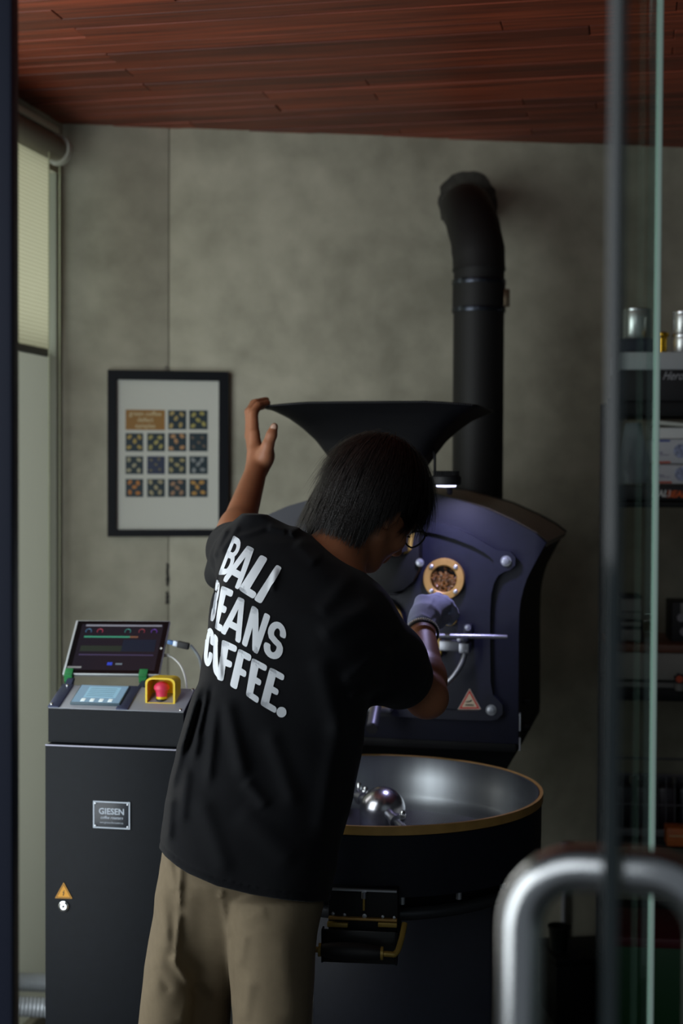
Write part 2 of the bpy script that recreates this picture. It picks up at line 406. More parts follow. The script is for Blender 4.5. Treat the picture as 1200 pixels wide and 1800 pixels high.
# ------------------------------------------------------------------ coffee roaster
MF = Frame(.112, 3.5, -13)
ro = thing('coffee_roaster', 'large dark navy drum coffee roaster with round cooling tray and brass trim', 'coffee roaster', frame=MF)
H = lambda px, py, v=0: MF.hit(px, py, v)
side_px = [(961, 953), (948, 975), (936, 997), (926, 1017), (920, 1035), (915, 1056), (912.5, 1076), (911.5, 1116), (911.5, 1308)]
arc_px = [(700, 860), (730, 863), (761, 867), (801, 877.5), (852, 893), (903, 916), (941, 937)]
R_side = [H(*p, v=-.03) for p in side_px]; R_arc = [H(*p, v=-.03) for p in arc_px]
xc = 0.0
arc_r = [(x, z) for x, z in R_arc]; zpk = max(z for _, z in arc_r)+.002
right = arc_r + R_side
outline = right[::-1] + [(0, zpk)] + [(-x, z) for x, z in right]
outline = [p for p in outline]
DEP = .60
zbot = R_side[-1][1]; XB = R_side[-1][0]
# back body
body_pts = [(x*.985, z-.004 if z > zbot+.01 else z) for x, z in outline]
bm = B(); prism(bm, [(x, z) for x, z in body_pts], -.028, DEP, .0); obj('housing', bm, MAT['black'], ro)
# top cover skin (wrap over the arch); light on top put into its colour
MAT['cover'] = mat('lightened taupe cover', srgb(138, 130, 112), .5, .15, noise=.06, nscale=20)
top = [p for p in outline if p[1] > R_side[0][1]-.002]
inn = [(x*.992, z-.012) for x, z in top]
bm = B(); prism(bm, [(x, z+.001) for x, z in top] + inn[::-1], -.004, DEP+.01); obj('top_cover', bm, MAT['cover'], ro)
bm = B(); o2 = [(x*1.004, z+.004) for x, z in top]; prism(bm, o2 + [(x, z) for x, z in top][::-1], DEP-.012, DEP+.012); obj('cover_rim', bm, MAT['black'], ro)
# front plate
bm = B(); prism(bm, outline, -.034, -.004, .0025); obj('front_plate', bm, MAT['face'], ro)
# door ring with bolt ears
ofs = -.05
o_px = [(735, 911), (770, 919), (800, 928), (830, 942), (858, 958), (873, 967), (884, 968), (897, 970), (906, 980), (905, 994), (896, 1002), (886, 1005), (875, 1012), (868, 1025), (863, 1045), (861, 1080), (861, 1140), (862, 1200), (866, 1222), (875, 1230), (883, 1240), (883, 1255), (874, 1264), (862, 1267), (820, 1266), (760, 1263)]
i_px = [(735, 932), (770, 939), (800, 948), (830, 960), (852, 972), (862, 980), (866, 985), (868, 992), (868, 998), (864, 1004), (861, 1010), (858, 1016), (854, 1024), (851, 1034), (849, 1050), (848, 1082), (848, 1140), (848, 1200), (848, 1215), (848, 1225), (848, 1235), (847, 1242), (845, 1247), (838, 1249), (815, 1249), (760, 1247)]
Ro = [H(*p, v=ofs) for p in o_px]; Ri = [H(*p, v=ofs) for p in i_px]
mir = lambda L: L + [(-x, z) for x, z in L[::-1]]
bm = B(); ring_prism(bm, mir(Ro), mir(Ri), -.050, -.030)
bmesh.ops.bevel(bm, geom=[e for e in bm.edges if all(abs(v.co.y+.050) < 1e-5 for v in e.verts) and len(e.link_faces) == 2 and e.calc_face_angle(0) > .5], offset=.004, segments=3, affect='EDGES')
obj('door_rim', bm, MAT['face'], ro)
bm = B(); prism(bm, mir([(x*.995, z) for x, z in Ri]), -.036, -.030); obj('door_panel', bm, MAT['face'], ro)
def hexbolt(x, z, y, r, m=MAT['zinc'], h=.008, parent=ro, name='bolt'):
    bm = B(); pts = [(x+r*math.cos(k*math.pi/3+.3), z+r*math.sin(k*math.pi/3+.3)) for k in range(6)]
    prism(bm, pts, y-h, y, .0012)
    lathe(bm, [(r*1.35, 0), (r*1.35, .0015), (0, .0015)], 16, at(x, y, z)); return obj(name, bm, m, parent)
def dome_bolt(x, z, y, r, m=MAT['zinc'], parent=ro, name='bolt'):
    bm = B(); lathe(bm, [(r, 0), (r, r*.25), (r*.75, r*.6), (r*.35, r*.78), (0, r*.8)], 14, at(x, y, z)); return obj(name, bm, m, parent)
for px, py in ((889, 986), (863, 1248)):
    x, z = H(px, py, -.05)
    for s in (1, -1): hexbolt(s*x, z, -.05, .0095)
# upper feed door (black), with brass handle
ub = [H(*p, v=-.07) for p in [(738, 925), (738, 1000), (728, 1022), (712, 1036), (690, 1043), (668, 1045)]]
c0 = H(684, 985, -.07)[0]
polyb = ub + [(2*c0-x, z) for x, z in ub[::-1]]
bm = B(); prism(bm, polyb, -.085, -.034, .003); fd = obj('feed_door', bm, MAT['black'], ro)
x0, z0 = H(684, 925, -.05)
bm = B(); prism(bm, [(c0-.055, z0+.03), (c0+.055, z0+.03), (c0+.055, z0-.055), (c0-.055, z0-.055)], -.20, -.06, .006); obj('feed_chute', bm, MAT['black'], ro)
for px, py in ((737, 989), (632, 987)):
    x, z = H(px, py, -.09); hexbolt(x, z, -.085, .0072)
hp = [(*H(727, 922, -.11),), H(722, 950, -.11), H(719, 965, -.11), H(708, 970, -.11), H(697, 972, -.11)]
bm = B(); tube(bm, smooth_path([(hp[0][0], -.11, hp[0][1]), (hp[1][0], -.118, hp[1][1]), (hp[2][0], -.118, hp[2][1]), (hp[3][0], -.11, hp[3][1]), (hp[4][0], -.088, hp[4][1])], 5), .0062, 12)
tube(bm, [(hp[4][0], -.092, hp[4][1]+.008), (hp[4][0], -.092, hp[4][1]-.010)], .0045, 10)
obj('feed_handle', bm, MAT['brass_dull'], ro)
# sight glass
sx, sz = H(779, 1018, -.055)
bm = B(); lathe(bm, [(.032, 0), (.032, .018), (.0345, .020), (.0485, .020), (.050, .018), (.050, 0)], 40, at(sx, -.034, sz)); sg = obj('sight_glass_ring', bm, MAT['brass'], ro)
for k in range(4):
    bm = B(); a = R(45+90*k); lathe(bm, [(.0052, 0), (.0052, .003), (.003, .0045), (0, .0045)], 12, at(sx+.0415*math.cos(a), -.054, sz+.0415*math.sin(a)))
    obj('ring_screw', bm, MAT['zinc'], sg)
bm = B(); lathe(bm, [(0, 0), (.033, 0)], 24, at(sx, -.038, sz)); obj('drum_opening', bm, mat('drum dark', srgb(20, 14, 12), .7), sg)
MAT['bean'] = mat('roasting coffee beans', srgb(118, 78, 34), .3, 0, .6, noise=.8, nscale=90, coat=.6)
bm = B()
for k in range(150):
    a = random.random()*2*math.pi; rr = .030*math.sqrt(random.random())
    bx, bz = sx+rr*math.cos(a), sz+rr*math.sin(a)
    if bz > sz+.012 and random.random() < .75: continue
    Mx = Matrix.Translation((bx, -.0405-random.random()*.005, bz)) @ Euler((random.uniform(-.5, .5), random.random()*6, random.uniform(-.5, .5))).to_matrix().to_4x4() @ Matrix.Diagonal((.0035, .0026, .0048, 1))
    lathe(bm, [(0, -1), (.65, -.78), (1, 0), (.65, .78), (0, 1)], 8, Mx)
obj('coffee_beans', bm, MAT['bean'], sg, kind='stuff')
bm = B(); lathe(bm, [(0, 0), (.0315, 0)], 24, at(sx, -.0505, sz)); obj('glass_disc', bm, glass('sight glass', (.95, .95, .97, 1), .10, .05), sg)
# bearing ring partly behind the shoulder
rx, rz = H(666, 1093, -.055)
bm = B(); lathe(bm, [(.030, 0), (.030, .022), (.034, .026), (.054, .026), (.057, .022), (.057, 0)], 40, at(rx, -.034, rz)); br = obj('bearing_ring', bm, MAT['brass_dull'], ro)
for k in range(6):
    bm = B(); a = R(20+60*k); lathe(bm, [(.004, 0), (.004, .003), (0, .003)], 10, at(rx+.045*math.cos(a), -.060, rz+.045*math.sin(a)))
    obj('ring_screw', bm, MAT['zinc'], br)
bm = B(); lathe(bm, [(.060, 0), (.060, .012), (.057, .012)], 40, at(rx, -.034, rz)); obj('ring_seat', bm, MAT['face'], br)
# trier (sampling rod) held by the gloved hand
tx, tz = H(790, 1088, -.05)
bm = B(); lathe(bm, [(0, 0), (.017, 0), (.017, .012), (.011, .016), (.011, .05), (0, .05)], 20, at(tx, -.036, tz)); obj('trier_socket', bm, MAT['brass_dull'], ro)
tp = MF.loc(P(778, 1082, 3.10))
bm = B(); tube(bm, [(tx, -.08, tz), tp], .0065, 12); obj('trier_rod', bm, MAT['steel_mid'], ro)
# lever group under the glass
L1 = H(768, 1117, -.09); L2 = H(892, 1119, -.09)
bm = B(); tube(bm, [(L1[0]-.01, -.10, L1[1]), (L2[0]-.03, -.10, L2[1]), (L2[0], -.098, L2[1])], [.0058, .0058, .005], 12); obj('lever_rod', bm, MAT['steel_mid'], ro)
b1 = H(822, 1103, -.05)
bm = B(); box(bm, b1[0]-.011, b1[0]+.011, -.050, -.036, b1[1]-.03, b1[1]+.008, .004); box(bm, b1[0]-.009, b1[0]+.009, -.108, -.048, b1[1]-.028, b1[1]-.018, .002); obj('lever_bracket', bm, MAT['face'], ro)
hexbolt(b1[0], b1[1], -.050, .0055)
a1 = H(774, 1125, -.08); a2 = H(826, 1147, -.08)
bm = B(); box(bm, a1[0], a2[0]-.022, -.10, -.060, a2[1]+.004, a1[1], .002); box(bm, a2[0]-.024, a2[0], -.102, -.058, a2[1], a1[1]-.004, .002)
box(bm, a2[0]-.030, a2[0]-.010, -.09, -.05, a1[1]-.005, a1[1]+.012, .001); obj('latch_block', bm, MAT['steel_mid'], ro)
for dx in (.006, .018): bm = B(); lathe(bm, [(.0016, 0), (.0016, .001), (0, .001)], 8, at(a2[0]-dx, -.102, a2[1]+.007)); obj('latch_screw', bm, MAT['zinc'], ro)
q = [H(818, 1147, -.09), H(812, 1165, -.09), H(800, 1185, -.09), H(784, 1202, -.09)]
bm = B(); tube(bm, smooth_path([(q[0][0], -.085, q[0][1]+.004), (q[1][0], -.095, q[1][1]), (q[2][0], -.10, q[2][1]), (q[3][0], -.10, q[3][1])], 6), [.0065]*19, 12); obj('latch_lever', bm, MAT['steel_mid'], ro)
y1 = H(771, 1118, -.05); y2 = H(776, 1155, -.05)
bm = B(); prism(bm, [(y1[0]-.02, y1[1]), (y1[0]+.002, y1[1]), (y2[0]+.001, y2[1]+.012), (y2[0]-.004, y2[1]), (y2[0]-.02, y2[1])], -.06, -.036, .002); obj('brass_cheek', bm, MAT['brass_dull'], ro)
# hot-surface warning triangle
T = [H(825, 1212, -.037), H(843.5, 1246, -.037), H(806, 1246, -.037)]
def tri(pts, s):
    gx = sum(p[0] for p in pts)/3; gz = sum(p[1] for p in pts)/3
    return [(gx+(x-gx)*s, gz+(z-gz)*s) for x, z in pts]
bm = B(); prism(bm, tri(T, 1.08), -.0372, -.0360); ws = obj('warning_sticker', bm, mat('sticker white', srgb(215, 205, 190), .5), ro, smooth=False)
bm = B(); prism(bm, tri(T, .98), -.0376, -.0370); obj('warning_border', bm, mat('sticker red', srgb(200, 52, 48), .5), ws, smooth=False)
bm = B(); prism(bm, tri(T, .72), -.0380, -.0374); obj('warning_field', bm, mat('sticker cream', srgb(215, 195, 170), .5), ws, smooth=False)
gx = sum(p[0] for p in T)/3; gz = sum(p[1] for p in T)/3; s_ = .001
bm = B(); hand = [(-9, 1), (-4, 2), (0, 3), (5, 6), (7, 5), (5, 2), (2, 0), (-3, -1), (-9, -1)]
prism(bm, [(gx+a*s_*1.0, gz+b*s_+.001) for a, b in hand], -.0384, -.0378)
hot = [(-11, -8), (11, -8), (10, -4), (7, -5.5), (4, -3.5), (1, -5.5), (-2, -3.5), (-5, -5.5), (-8, -4)]
prism(bm, [(gx+a*s_, gz+b*s_) for a, b in hot], -.0384, -.0378); obj('warning_symbol', bm, MAT['ink'], ws, smooth=False)
bm = B(); l1 = H(827, 1249.5, -.036); l2 = H(847, 1250.5, -.036); box(bm, l1[0], l2[0], -.037, -.0345, l2[1]-.0006, l1[1]+.0008); obj('edge_strip', bm, MAT['zinc'], ro)
# discharge door: brass plate, lever and steel counterweight
d = [H(*p, v=-.06) for p in ((600, 1180), (650, 1195), (690, 1243), (600, 1243))]
bm = B(); prism(bm, d, -.062, -.036, .002); obj('discharge_plate', bm, MAT['brass_dull'], ro)
w0 = H(660, 1238, -.10); w1 = H(652, 1280, -.16)
bm = B(); tube(bm, [(w0[0], -.09, w0[1]), (w1[0]+.002, -.16, w1[1])], .0135, 20); cw = obj('counterweight', bm, MAT['steel_mid'], ro)
bm = B(); tube(bm, [(w1[0]+.0025, -.157, w1[1]+.001), (w1[0]+.002, -.163, w1[1]-.001)], .0142, 20); obj('end_cap', bm, MAT['rubber'], cw)
d0 = H(600, 1243, -.07); d1 = H(688, 1250, -.07); bm = B(); box(bm, d0[0], d1[0], -.085, -.036, d1[1]-.002, d1[1]+.008, .002); obj('door_sill', bm, MAT['steel_mid'], ro)
# right flank hinge
bm = B(); xr_, zr_ = R_side[-1][0], 0
for py0, py1 in ((1252, 1283), (1295, 1318)):
    za = H(912, py1, -.02)[1]; zb_ = H(912, py0, -.02)[1]; box(bm, xr_+.001, xr_+.004, -.035, -.02, za, zb_)
obj('flank_hinge', bm, MAT['zinc'], ro)
for px, py, r_ in ((934, 1277, .012), (938, 1232, .006)):
    v_ = .12; x_ = xr_; z_ = H(px, py, v_)[1]
    bm = B(); lathe(bm, [(0, 0), (r_, 0), (r_, .012), (r_*.7, .018), (0, .018)], 16, Matrix.Translation((x_*.985, v_, z_)) @ Matrix.Rotation(R(90), 4, 'Y')); obj('flank_knob', bm, MAT['rubber'], ro)
# throat under the plate, and cradle down to the base
bm = B(); prism(bm, [(-.30, zbot+.004), (XB-.004, zbot+.004), (XB-.004, zbot-.02), (XB-.05, zbot-.10), (.25, zbot-.16), (-.25, zbot-.16), (-.30, zbot-.05)], .035, DEP-.02, .006); obj('throat', bm, MAT['black'], ro)
bm = B(); box(bm, -XB+.01, XB-.006, -.03, .5, zbot-.022, zbot+.001, .003); obj('lower_sill', bm, MAT['black'], ro)
# pedestal body
pbx0, pbx1 = H(548, 1700, -.42)[0], H(866, 1700, -.42)[0]
bm = B(); box(bm, pbx0, pbx1, -.42, .50, .05, .80, .01); obj('base_cabinet', bm, MAT['navy'], ro)
bm = B(); box(bm, pbx0+.03, pbx1-.03, -.38, .46, 0, .06); obj('plinth', bm, MAT['black'], ro)

# cooling tray
TC = MF.loc(Vector((.080, 3.10, 0))); TR = .360; ZR = .975
Mt = Matrix.Translation((TC.x, TC.y, 0))
bm = B(); lathe(bm, [(TR-.012, .835), (TR-.003, .835), (TR-.002, ZR-.02), (TR-.009, ZR-.02)], 96, Mt); tray = obj('cooling_tray', bm, MAT['navy'], ro)
bm = B(); lathe(bm, [(TR-.006, ZR-.0175), (TR+.001, ZR-.0175), (TR+.001, ZR), (TR-.006, ZR), (TR-.006, ZR-.0175)], 96, Mt); obj('brass_rim', bm, MAT['brass'], tray)
MAT['tray_in'] = mat('brushed tray steel', srgb(150, 154, 158), .3, 1.0, noise=.12, nscale=16, stretch=(1, 1, .05))
bm = B(); lathe(bm, [(TR-.008, ZR-.001), (TR-.010, ZR-.002), (TR-.0105, ZR-.052), (TR-.0109, ZR-.053), (TR-.0115, ZR-.095), (TR-.0120, ZR-.096), (TR-.0145, .845)], 96, Mt); obj('inner_wall', bm, MAT['tray_in'], tray)
M_perf = mat('perforated tray floor', srgb(70, 72, 75), .5, .8)
nt = M_perf.node_tree; vo = nt.nodes.new('ShaderNodeTexVoronoi'); vo.inputs['Scale'].default_value = 160; vo.inputs['Randomness'].default_value = 0
tc = nt.nodes.new('ShaderNodeTexCoord'); nt.links.new(tc.outputs['Object'], vo.inputs['Vector']); rp = nt.nodes.new('ShaderNodeValToRGB')
rp.color_ramp.elements[0].position = .25; rp.color_ramp.elements[0].color = (.004, .004, .004, 1); rp.color_ramp.elements[1].position = .35; rp.color_ramp.elements[1].color = srgb(95, 96, 98)
nt.links.new(vo.outputs[0], rp.inputs[0]); nt.links.new(rp.outputs[0], nt.nodes['Principled BSDF'].inputs['Base Color'])
bm = B(); lathe(bm, [(0, .845), (TR-.013, .845), (TR-.013, .84), (0, .84)], 96, Mt); obj('tray_floor', bm, M_perf, tray)
# hub dome and stirring arms
hb = MF.loc(P(672, 1425, 3.08)); Mh = Matrix.Translation((hb.x, hb.y, 0)); RD = .050
hz = MF.loc(P(672, 1383, 3.08)).z
prof = [(RD, .845), (RD, hz-RD)] + [(RD*math.cos(R(a)), hz-RD+RD*math.sin(R(a))) for a in range(9, 90, 9)] + [(0, hz)]
bm = B(); lathe(bm, prof, 40, Mh); hub = obj('stirrer_hub', bm, mat('polished hub', srgb(195, 195, 202), .24, 1), tray)
for (px, py, Yq) in ((712, 1447, 2.93), (622, 1380, 3.2)):
    e = MF.loc(P(px, py, Yq)); s0 = Vector((hb.x, hb.y, hz-.045)); e.z = s0.z - (.012 if px > 650 else -.0)
    d_ = (e-s0).normalized(); a_ = s0 + d_*.035; far = s0 + d_*.27
    bm = B(); tube(bm, [a_, s0+d_*.10], .0115, 16); tube(bm, [s0+d_*.10, far], .008, 12)
    tube(bm, [s0+d_*.088, s0+d_*.104], .0155, 16)
    arm = obj('stirring_arm', bm, MAT['steel_mid'], tray)
    bm = B(); c_ = s0+d_*.104+Vector((.012, 0, .014)); box(bm, c_.x-.006, c_.x+.006, c_.y-.006, c_.y+.006, c_.z-.010, c_.z+.004, .001)
    lathe(bm, [(0, 0), (.005, 0), (.006, .004), (.004, .008), (0, .009)], 10, Matrix.Translation(c_+Vector((0, 0, .003)))); obj('wing_screw', bm, MAT['chrome'], arm)
    bm = B(); tube(bm, [far, far+Vector((0, 0, -.07))], .006, 8); box(bm, far.x-.04, far.x+.04, far.y-.003, far.y+.003, .856, .90, .001); obj('paddle', bm, MAT['steel_mid'], arm)
hexl = MF.loc(P(631, 1383, 3.22)); bm = B(); lathe(bm, [(0, -.006), (.007, -.006), (.007, .004), (.004, .009), (0, .01)], 10, Matrix.Translation(hexl)); tube(bm, [hexl, hexl+Vector((0, 0, -.03))], .003, 8); obj('wing_screw', bm, MAT['chrome'], arm)
# underpan and suction ring
bm = B(); lathe(bm, [(0, .838), (TR-.03, .838), (TR-.05, .80), (TR-.12, .76), (0, .76)], 64, Mt); obj('underpan', bm, MAT['black'], tray)
bm = B(); rr = .315
tube(bm, [(TC.x+rr*math.cos(R(a)), TC.y+rr*math.sin(R(a)), .79) for a in range(0, 360, 6)], .013, 12, closed=True); obj('suction_ring', bm, mat('dull grey pipe', srgb(60, 62, 66), .4, .6), tray)
for a in (-70, -50, -30):
    bm = B(); x_, y_ = TC.x+(TR-.018)*math.cos(R(a)), TC.y+(TR-.018)*math.sin(R(a)); lathe(bm, [(0, -.02), (.006, -.02), (.006, 0), (0, 0)], 8, Matrix.Translation((x_, y_, .838))); obj('pan_bolt', bm, MAT['zinc'], tray)
# discharge gate in front of the tray
G = Frame(*(P(640, 1600, 2.715).xy), -6); G.o.z = 0
gl = MF.loc(G.o)
def g2(px, py, v=0):
    x, z = G.hit(px, py, v); p = G.world(x, v, z); return MF.loc(p)
Mg = Matrix.Translation((gl.x, gl.y, 0)) @ Matrix.Rotation(R(7), 4, 'Z')
def gp(px, py): x, z = G.hit(px, py, 0); return x, z
x0, zt = gp(577, 1564); x1, _ = gp(699, 1568); _, zb0 = gp(640, 1625); _, zl = gp(640, 1689)
bm = B()
box(bm, x0, x1, .0, .12, zb0-.06, zt+.002, .002, M=Mg); gate = obj('discharge_gate', bm, MAT['black'], ro)
bm = B(); box(bm, x0+.002, x1-.002, -.004, .004, zt, zt+.0035, M=Mg); obj('gate_lip', bm, MAT['zinc'], gate)
xa, za = gp(578, 1608); xb, zb1 = gp(698, 1619)
bm = B(); box(bm, xa, xb, -.012, -.001, zb1+.0015, za-.001, .001, M=Mg); obj('brass_bar', bm, MAT['brass'], gate)
for a, b in ((576, 612), (665, 698)):
    xq, zq = gp(a, 1618); xw, zw = gp(b, 1627); bm = B(); box(bm, xq, xw, -.014, -.001, zw, zq, .001, M=Mg); obj('brass_foot', bm, MAT['brass_dull'], gate)
for a, b, r_ in ((586, 1604, .003), (606, 1606, .003), (641, 1608, .0045), (673, 1609.5, .003), (693, 1611, .003)):
    xq, zq = gp(a, b); bm = B(); lathe(bm, [(0, 0), (r_, 0), (r_, .005), (0, .006)], 10, Mg @ Matrix.Translation((xq, -.004, zq)) @ TOCAM); obj('gate_bolt', bm, MAT['zinc'], gate)
xq, z1_ = gp(640, 1577); _, z2_ = gp(640, 1598); _, z0_ = gp(640, 1566)
bm = B(); tube(bm, [Mg @ Vector((xq, -.008, z1_)), Mg @ Vector((xq, -.008, z2_))], .0022, 8); obj('spindle', bm, MAT['brass_dull'], gate)
bm = B(); tube(bm, [Mg @ Vector((xq, -.008, z0_)), Mg @ Vector((xq, -.008, z1_))], .005, 10); obj('spindle_collar', bm, MAT['steel_mid'], gate)
# flap and handle
xf0, zf0 = gp(567, 1628); xf1, zf1 = gp(699, 1690)
bm = B(); box(bm, xf0, xf1, -.020, -.014, zf1, zf0, .001, M=Mg); obj('flap', bm, mat('smoked grey flap', srgb(42, 42, 42), .3, .4), gate)
for xa_ in (xf0, xf1-.0035): bm = B(); box(bm, xa_, xa_+.0035, -.024, .0, zf1, zf0, M=Mg); obj('flap_edge', bm, MAT['black'], gate)
hh = [gp(548, 1652), gp(570, 1653), gp(680, 1660), gp(698, 1660), gp(706, 1645), gp(711, 1622)]
pts = [Mg @ Vector((hh[0][0], -.01, hh[0][1]+.02)), Mg @ Vector((hh[0][0]+.002, -.045, hh[0][1]))]
pts += [Mg @ Vector((h_[0], y_, h_[1])) for h_, y_ in zip(hh[1:], (-.055, -.055, -.052, -.035, -.005))]
bm = B(); tube(bm, smooth_path(pts, 6), .0056, 12); bh = obj('brass_handle', bm, MAT['brass_dull'], gate)
ga = Mg @ Vector((gp(568, 1653)[0], -.055, gp(568, 1653)[1])); gb = Mg @ Vector((gp(675, 1659)[0], -.055, gp(675, 1659)[1]))
ax = gb-ga; n = 12
bm = B(); tube(bm, [ga+ax*(i/n) for i in range(n+1)], [.011+.006*math.sin(math.pi*i/n)**.8 if 0 < i < n else .010 for i in range(n+1)], 20); obj('grip', bm, MAT['rubber'], bh)
for q_ in (ga, gb): bm = B(); tube(bm, [q_-ax.normalized()*.0025, q_+ax.normalized()*.0025], .0125, 16); obj('grip_collar', bm, MAT['brass_dull'], bh)

# hopper
hl = MF.loc(P(456, 718, 3.27)); hrx = hl.x+.50; hv0 = hl.y; hv1 = hl.y+.36
hz1 = MF.loc(P(640, 714, MF.world(.0, hl.y, 0).y)).z
rings = []
cxh = (hl.x+hrx)/2; cyh = (hv0+hv1)/2
NS = 22
bm = B(); prev = None; N = 48
def sq(a, ex):
    c, s = math.cos(a), math.sin(a); return (abs(c)**(2/ex)*(1 if c > 0 else -1), abs(s)**(2/ex)*(1 if s > 0 else -1))
zN = hz1-.178
def hop(t, ins=0):
    # t 0 at rim, 1 at neck; flared like a trumpet
    f = float(np.interp(t*.178, [0, .022, .045, .075, .108, .141, .178], [1, .82, .70, .58, .49, .40, .28]))
    hwx = .25*f; hwy = max(.062, .18*f); z = hz1-.178*t
    return hwx-ins, hwy-ins, z
def hop_ring(t, ins, rise):
    hx_, hy_, z = hop(t, ins); ring = []
    ex = lerp(9, 3.5, t)
    for k in range(N):
        a = 2*math.pi*(k+.5)/N; c, s = sq(a, ex)
        zz = z + rise*(1-c*c)*.012*(1-t)**2
        ring.append(bm.verts.new((cxh+hx_*c, cyh+hy_*s, zz)))
    return ring
outer = [hop_ring((i/NS)**1.15, 0, 1) for i in range(NS+1)]
inner = [hop_ring((i/NS)**1.15, .003, 1) for i in range(NS+1)]
for L in (outer, inner):
    for A, C in zip(L[:-1], L[1:]):
        for k in range(N): bm.faces.new((A[k], A[(k+1) % N], C[(k+1) % N], C[k]))
for k in range(N):
    bm.faces.new((outer[0][k], outer[0][(k+1) % N], inner[0][(k+1) % N], inner[0][k]))
    bm.faces.new((outer[-1][k], outer[-1][(k+1) % N], inner[-1][(k+1) % N], inner[-1][k]))
hopper = obj('hopper', bm, MAT['black'], ro)
bm = B()
rp_ = [v.copy() for v in []]
hx_, hy_, z_ = hop(0)
pts = []
for k in range(N):
    c, s = sq(2*math.pi*(k+.5)/N, 9); pts.append((cxh+hx_*c, cyh+hy_*s, z_+(1-c*c)*.012))
tube(bm, pts, .0032, 8, closed=True); obj('rolled_edge', bm, MAT['black'], hopper)
bm = B()
for k in range(90):
    c_ = -1+2*(k+.5)/90; xx = cxh+hx_*.97*c_; zz = z_+(1-c_*c_)*.012
    lathe(bm, [(0, -.0011), (.0011, 0), (0, .0011)], 5, Matrix.Translation((xx, cyh-hy_-.0034, zz+.0005)))
obj('edge_stitching', bm, mat('pale stitch', srgb(96, 98, 104), .5), hopper)
bm = B(); lathe(bm, [(.052, 0), (.062, 0), (.062, -.012), (.055, -.02), (.055, -.10), (.048, -.10), (.048, -.01)], 32, Matrix.Translation((cxh, cyh, zN))); obj('hopper_neck', bm, MAT['black'], hopper)
bm = B(); box(bm, cxh-.055, cxh+.055, cyh-.055, .0, zN-.17, zN-.095, .008); obj('neck_block', bm, MAT['black'], hopper)

# flue pipe
def at_v(px, py, v): x, z = H(px, py, v); return Vector((x, v, z))
Yp = 4.13
pc = P(840, 700, Yp); pc_l = MF.loc(pc)
flue = thing('flue_pipe', 'thick black flue pipe rising behind the roaster and bending into the wall', 'pipe', loc=(pc.x, pc.y, 0))
fx = lambda px, py, Y=Yp: P(px, py, Y)-Vector((pc.x, pc.y, 0))
MAT['flue'] = mat('matt black flue', srgb(22, 22, 22), .6, .2, bump=.1, bscale=60)
zlo = 1.35
seamz = P(840, 470, Yp).z
bm = B(); tube(bm, [(0, 0, zlo), (0, 0, seamz)], .0735, 40); obj('pipe', bm, MAT['flue'], flue)
holew = WF.world(*[WF.hit(818, 368, 0)[0], 0, WF.hit(818, 368, 0)[1]]) - Vector((pc.x, pc.y, 0))
e1 = Vector((0, 0, seamz)); path = [e1+Vector((0, 0, -.01)), e1+Vector((-.002, .006, .03))]
k1 = fx(832, 400, 4.18); k2 = fx(820, 368, 4.30); k3 = holew
sp = smooth_path([e1+Vector((0, 0, -.01)), e1+Vector((-.002, .008, .05)), k1, k2, k3+Vector((0, .03, 0))], 3)
bm = B(); rad = [.0755 if i % 3 else .0775 for i in range(len(sp))]; tube(bm, sp, rad, 36); obj('segmented_elbow', bm, MAT['flue'], flue)
for py in (497, 546):
    zc = P(840, py, Yp).z
    bm = B(); lathe(bm, [(.074, -.007), (.0775, -.007), (.0785, 0), (.0775, .007), (.074, .007)], 40, Matrix.Translation((0, 0, zc))); obj('clamp_band', bm, mat('dark band steel', srgb(58, 62, 70), .25, .9), flue)
zc0, zc1 = P(840, 546, Yp).z, P(840, 497, Yp).z
bm = B(); lathe(bm, [(.074, zc0), (.0765, zc0), (.0765, zc1), (.074, zc1)], 40); obj('sleeve', bm, MAT['flue'], flue)
zc = P(885, 525, Yp).z
bm = B(); box(bm, .068, .086, -.035, -.012, zc-.027, zc+.024, .003); obj('clamp_latch', bm, mat('bronze latch', srgb(120, 105, 85), .3, .8), flue)
bm = B(); lathe(bm, [(.0735, -.003), (.0762, 0), (.0735, .003)], 40, Matrix.Translation((0, 0, seamz-.002))); obj('seam_bead', bm, MAT['flue'], flue)
# rough mortar collar where the flue enters the wall
hx0, hz0 = WF.hit(822, 360, 0)
bm = B(); pts = []
for k in range(36):
    a = 2*math.pi*k/36; rr = .088+.012*random.random()+.012*max(0, math.sin(a)); pts.append((hx0+rr*math.cos(a), hz0+rr*math.sin(a)))
prism(bm, pts, -.003, .01); obj('mortar_collar', bm, mat('sooty mortar', srgb(68, 66, 60), .9, noise=.3, nscale=40, bump=.5, bscale=80), wall)

# work light on a bracket above the face
wl = P(784, 840, 3.27)
lamp = thing('work_light', 'small round black finned LED lamp shining down on the roaster face', 'lamp', loc=wl)
bm = B(); lathe(bm, [(0, .006), (.030, .006), (.034, .002), (.034, -.014), (.030, -.017), (.026, -.015), (0, -.015)], 36, Matrix.Rotation(0, 4, 'X')); obj('lamp_body', bm, MAT['rubber'], lamp)
bm = B()
for k in range(14): a = -0.028+.056*k/13; wd = math.sqrt(max(0, .031**2-a*a)); box(bm, a-.0011, a+.0011, -wd, wd, .005, .016, 0)
obj('cooling_fin', bm, MAT['rubber'], lamp)
bm = B(); lathe(bm, [(0, -.0215), (.022, -.0205), (.025, -.014)], 28); obj('lens', bm, mat('led lens', (0.8, .85, 1, 1), .3, emit=(.72, .74, 1, 1), es=3), lamp)
stem = fx0 = P(795, 858, 3.32)-wl
bm = B(); tube(bm, [(.006, .02, -.012), (.010, .04, -.022), stem+Vector((0, .08, -.01))], .007, 10); obj('ball_joint', bm, MAT['rubber'], lamp)
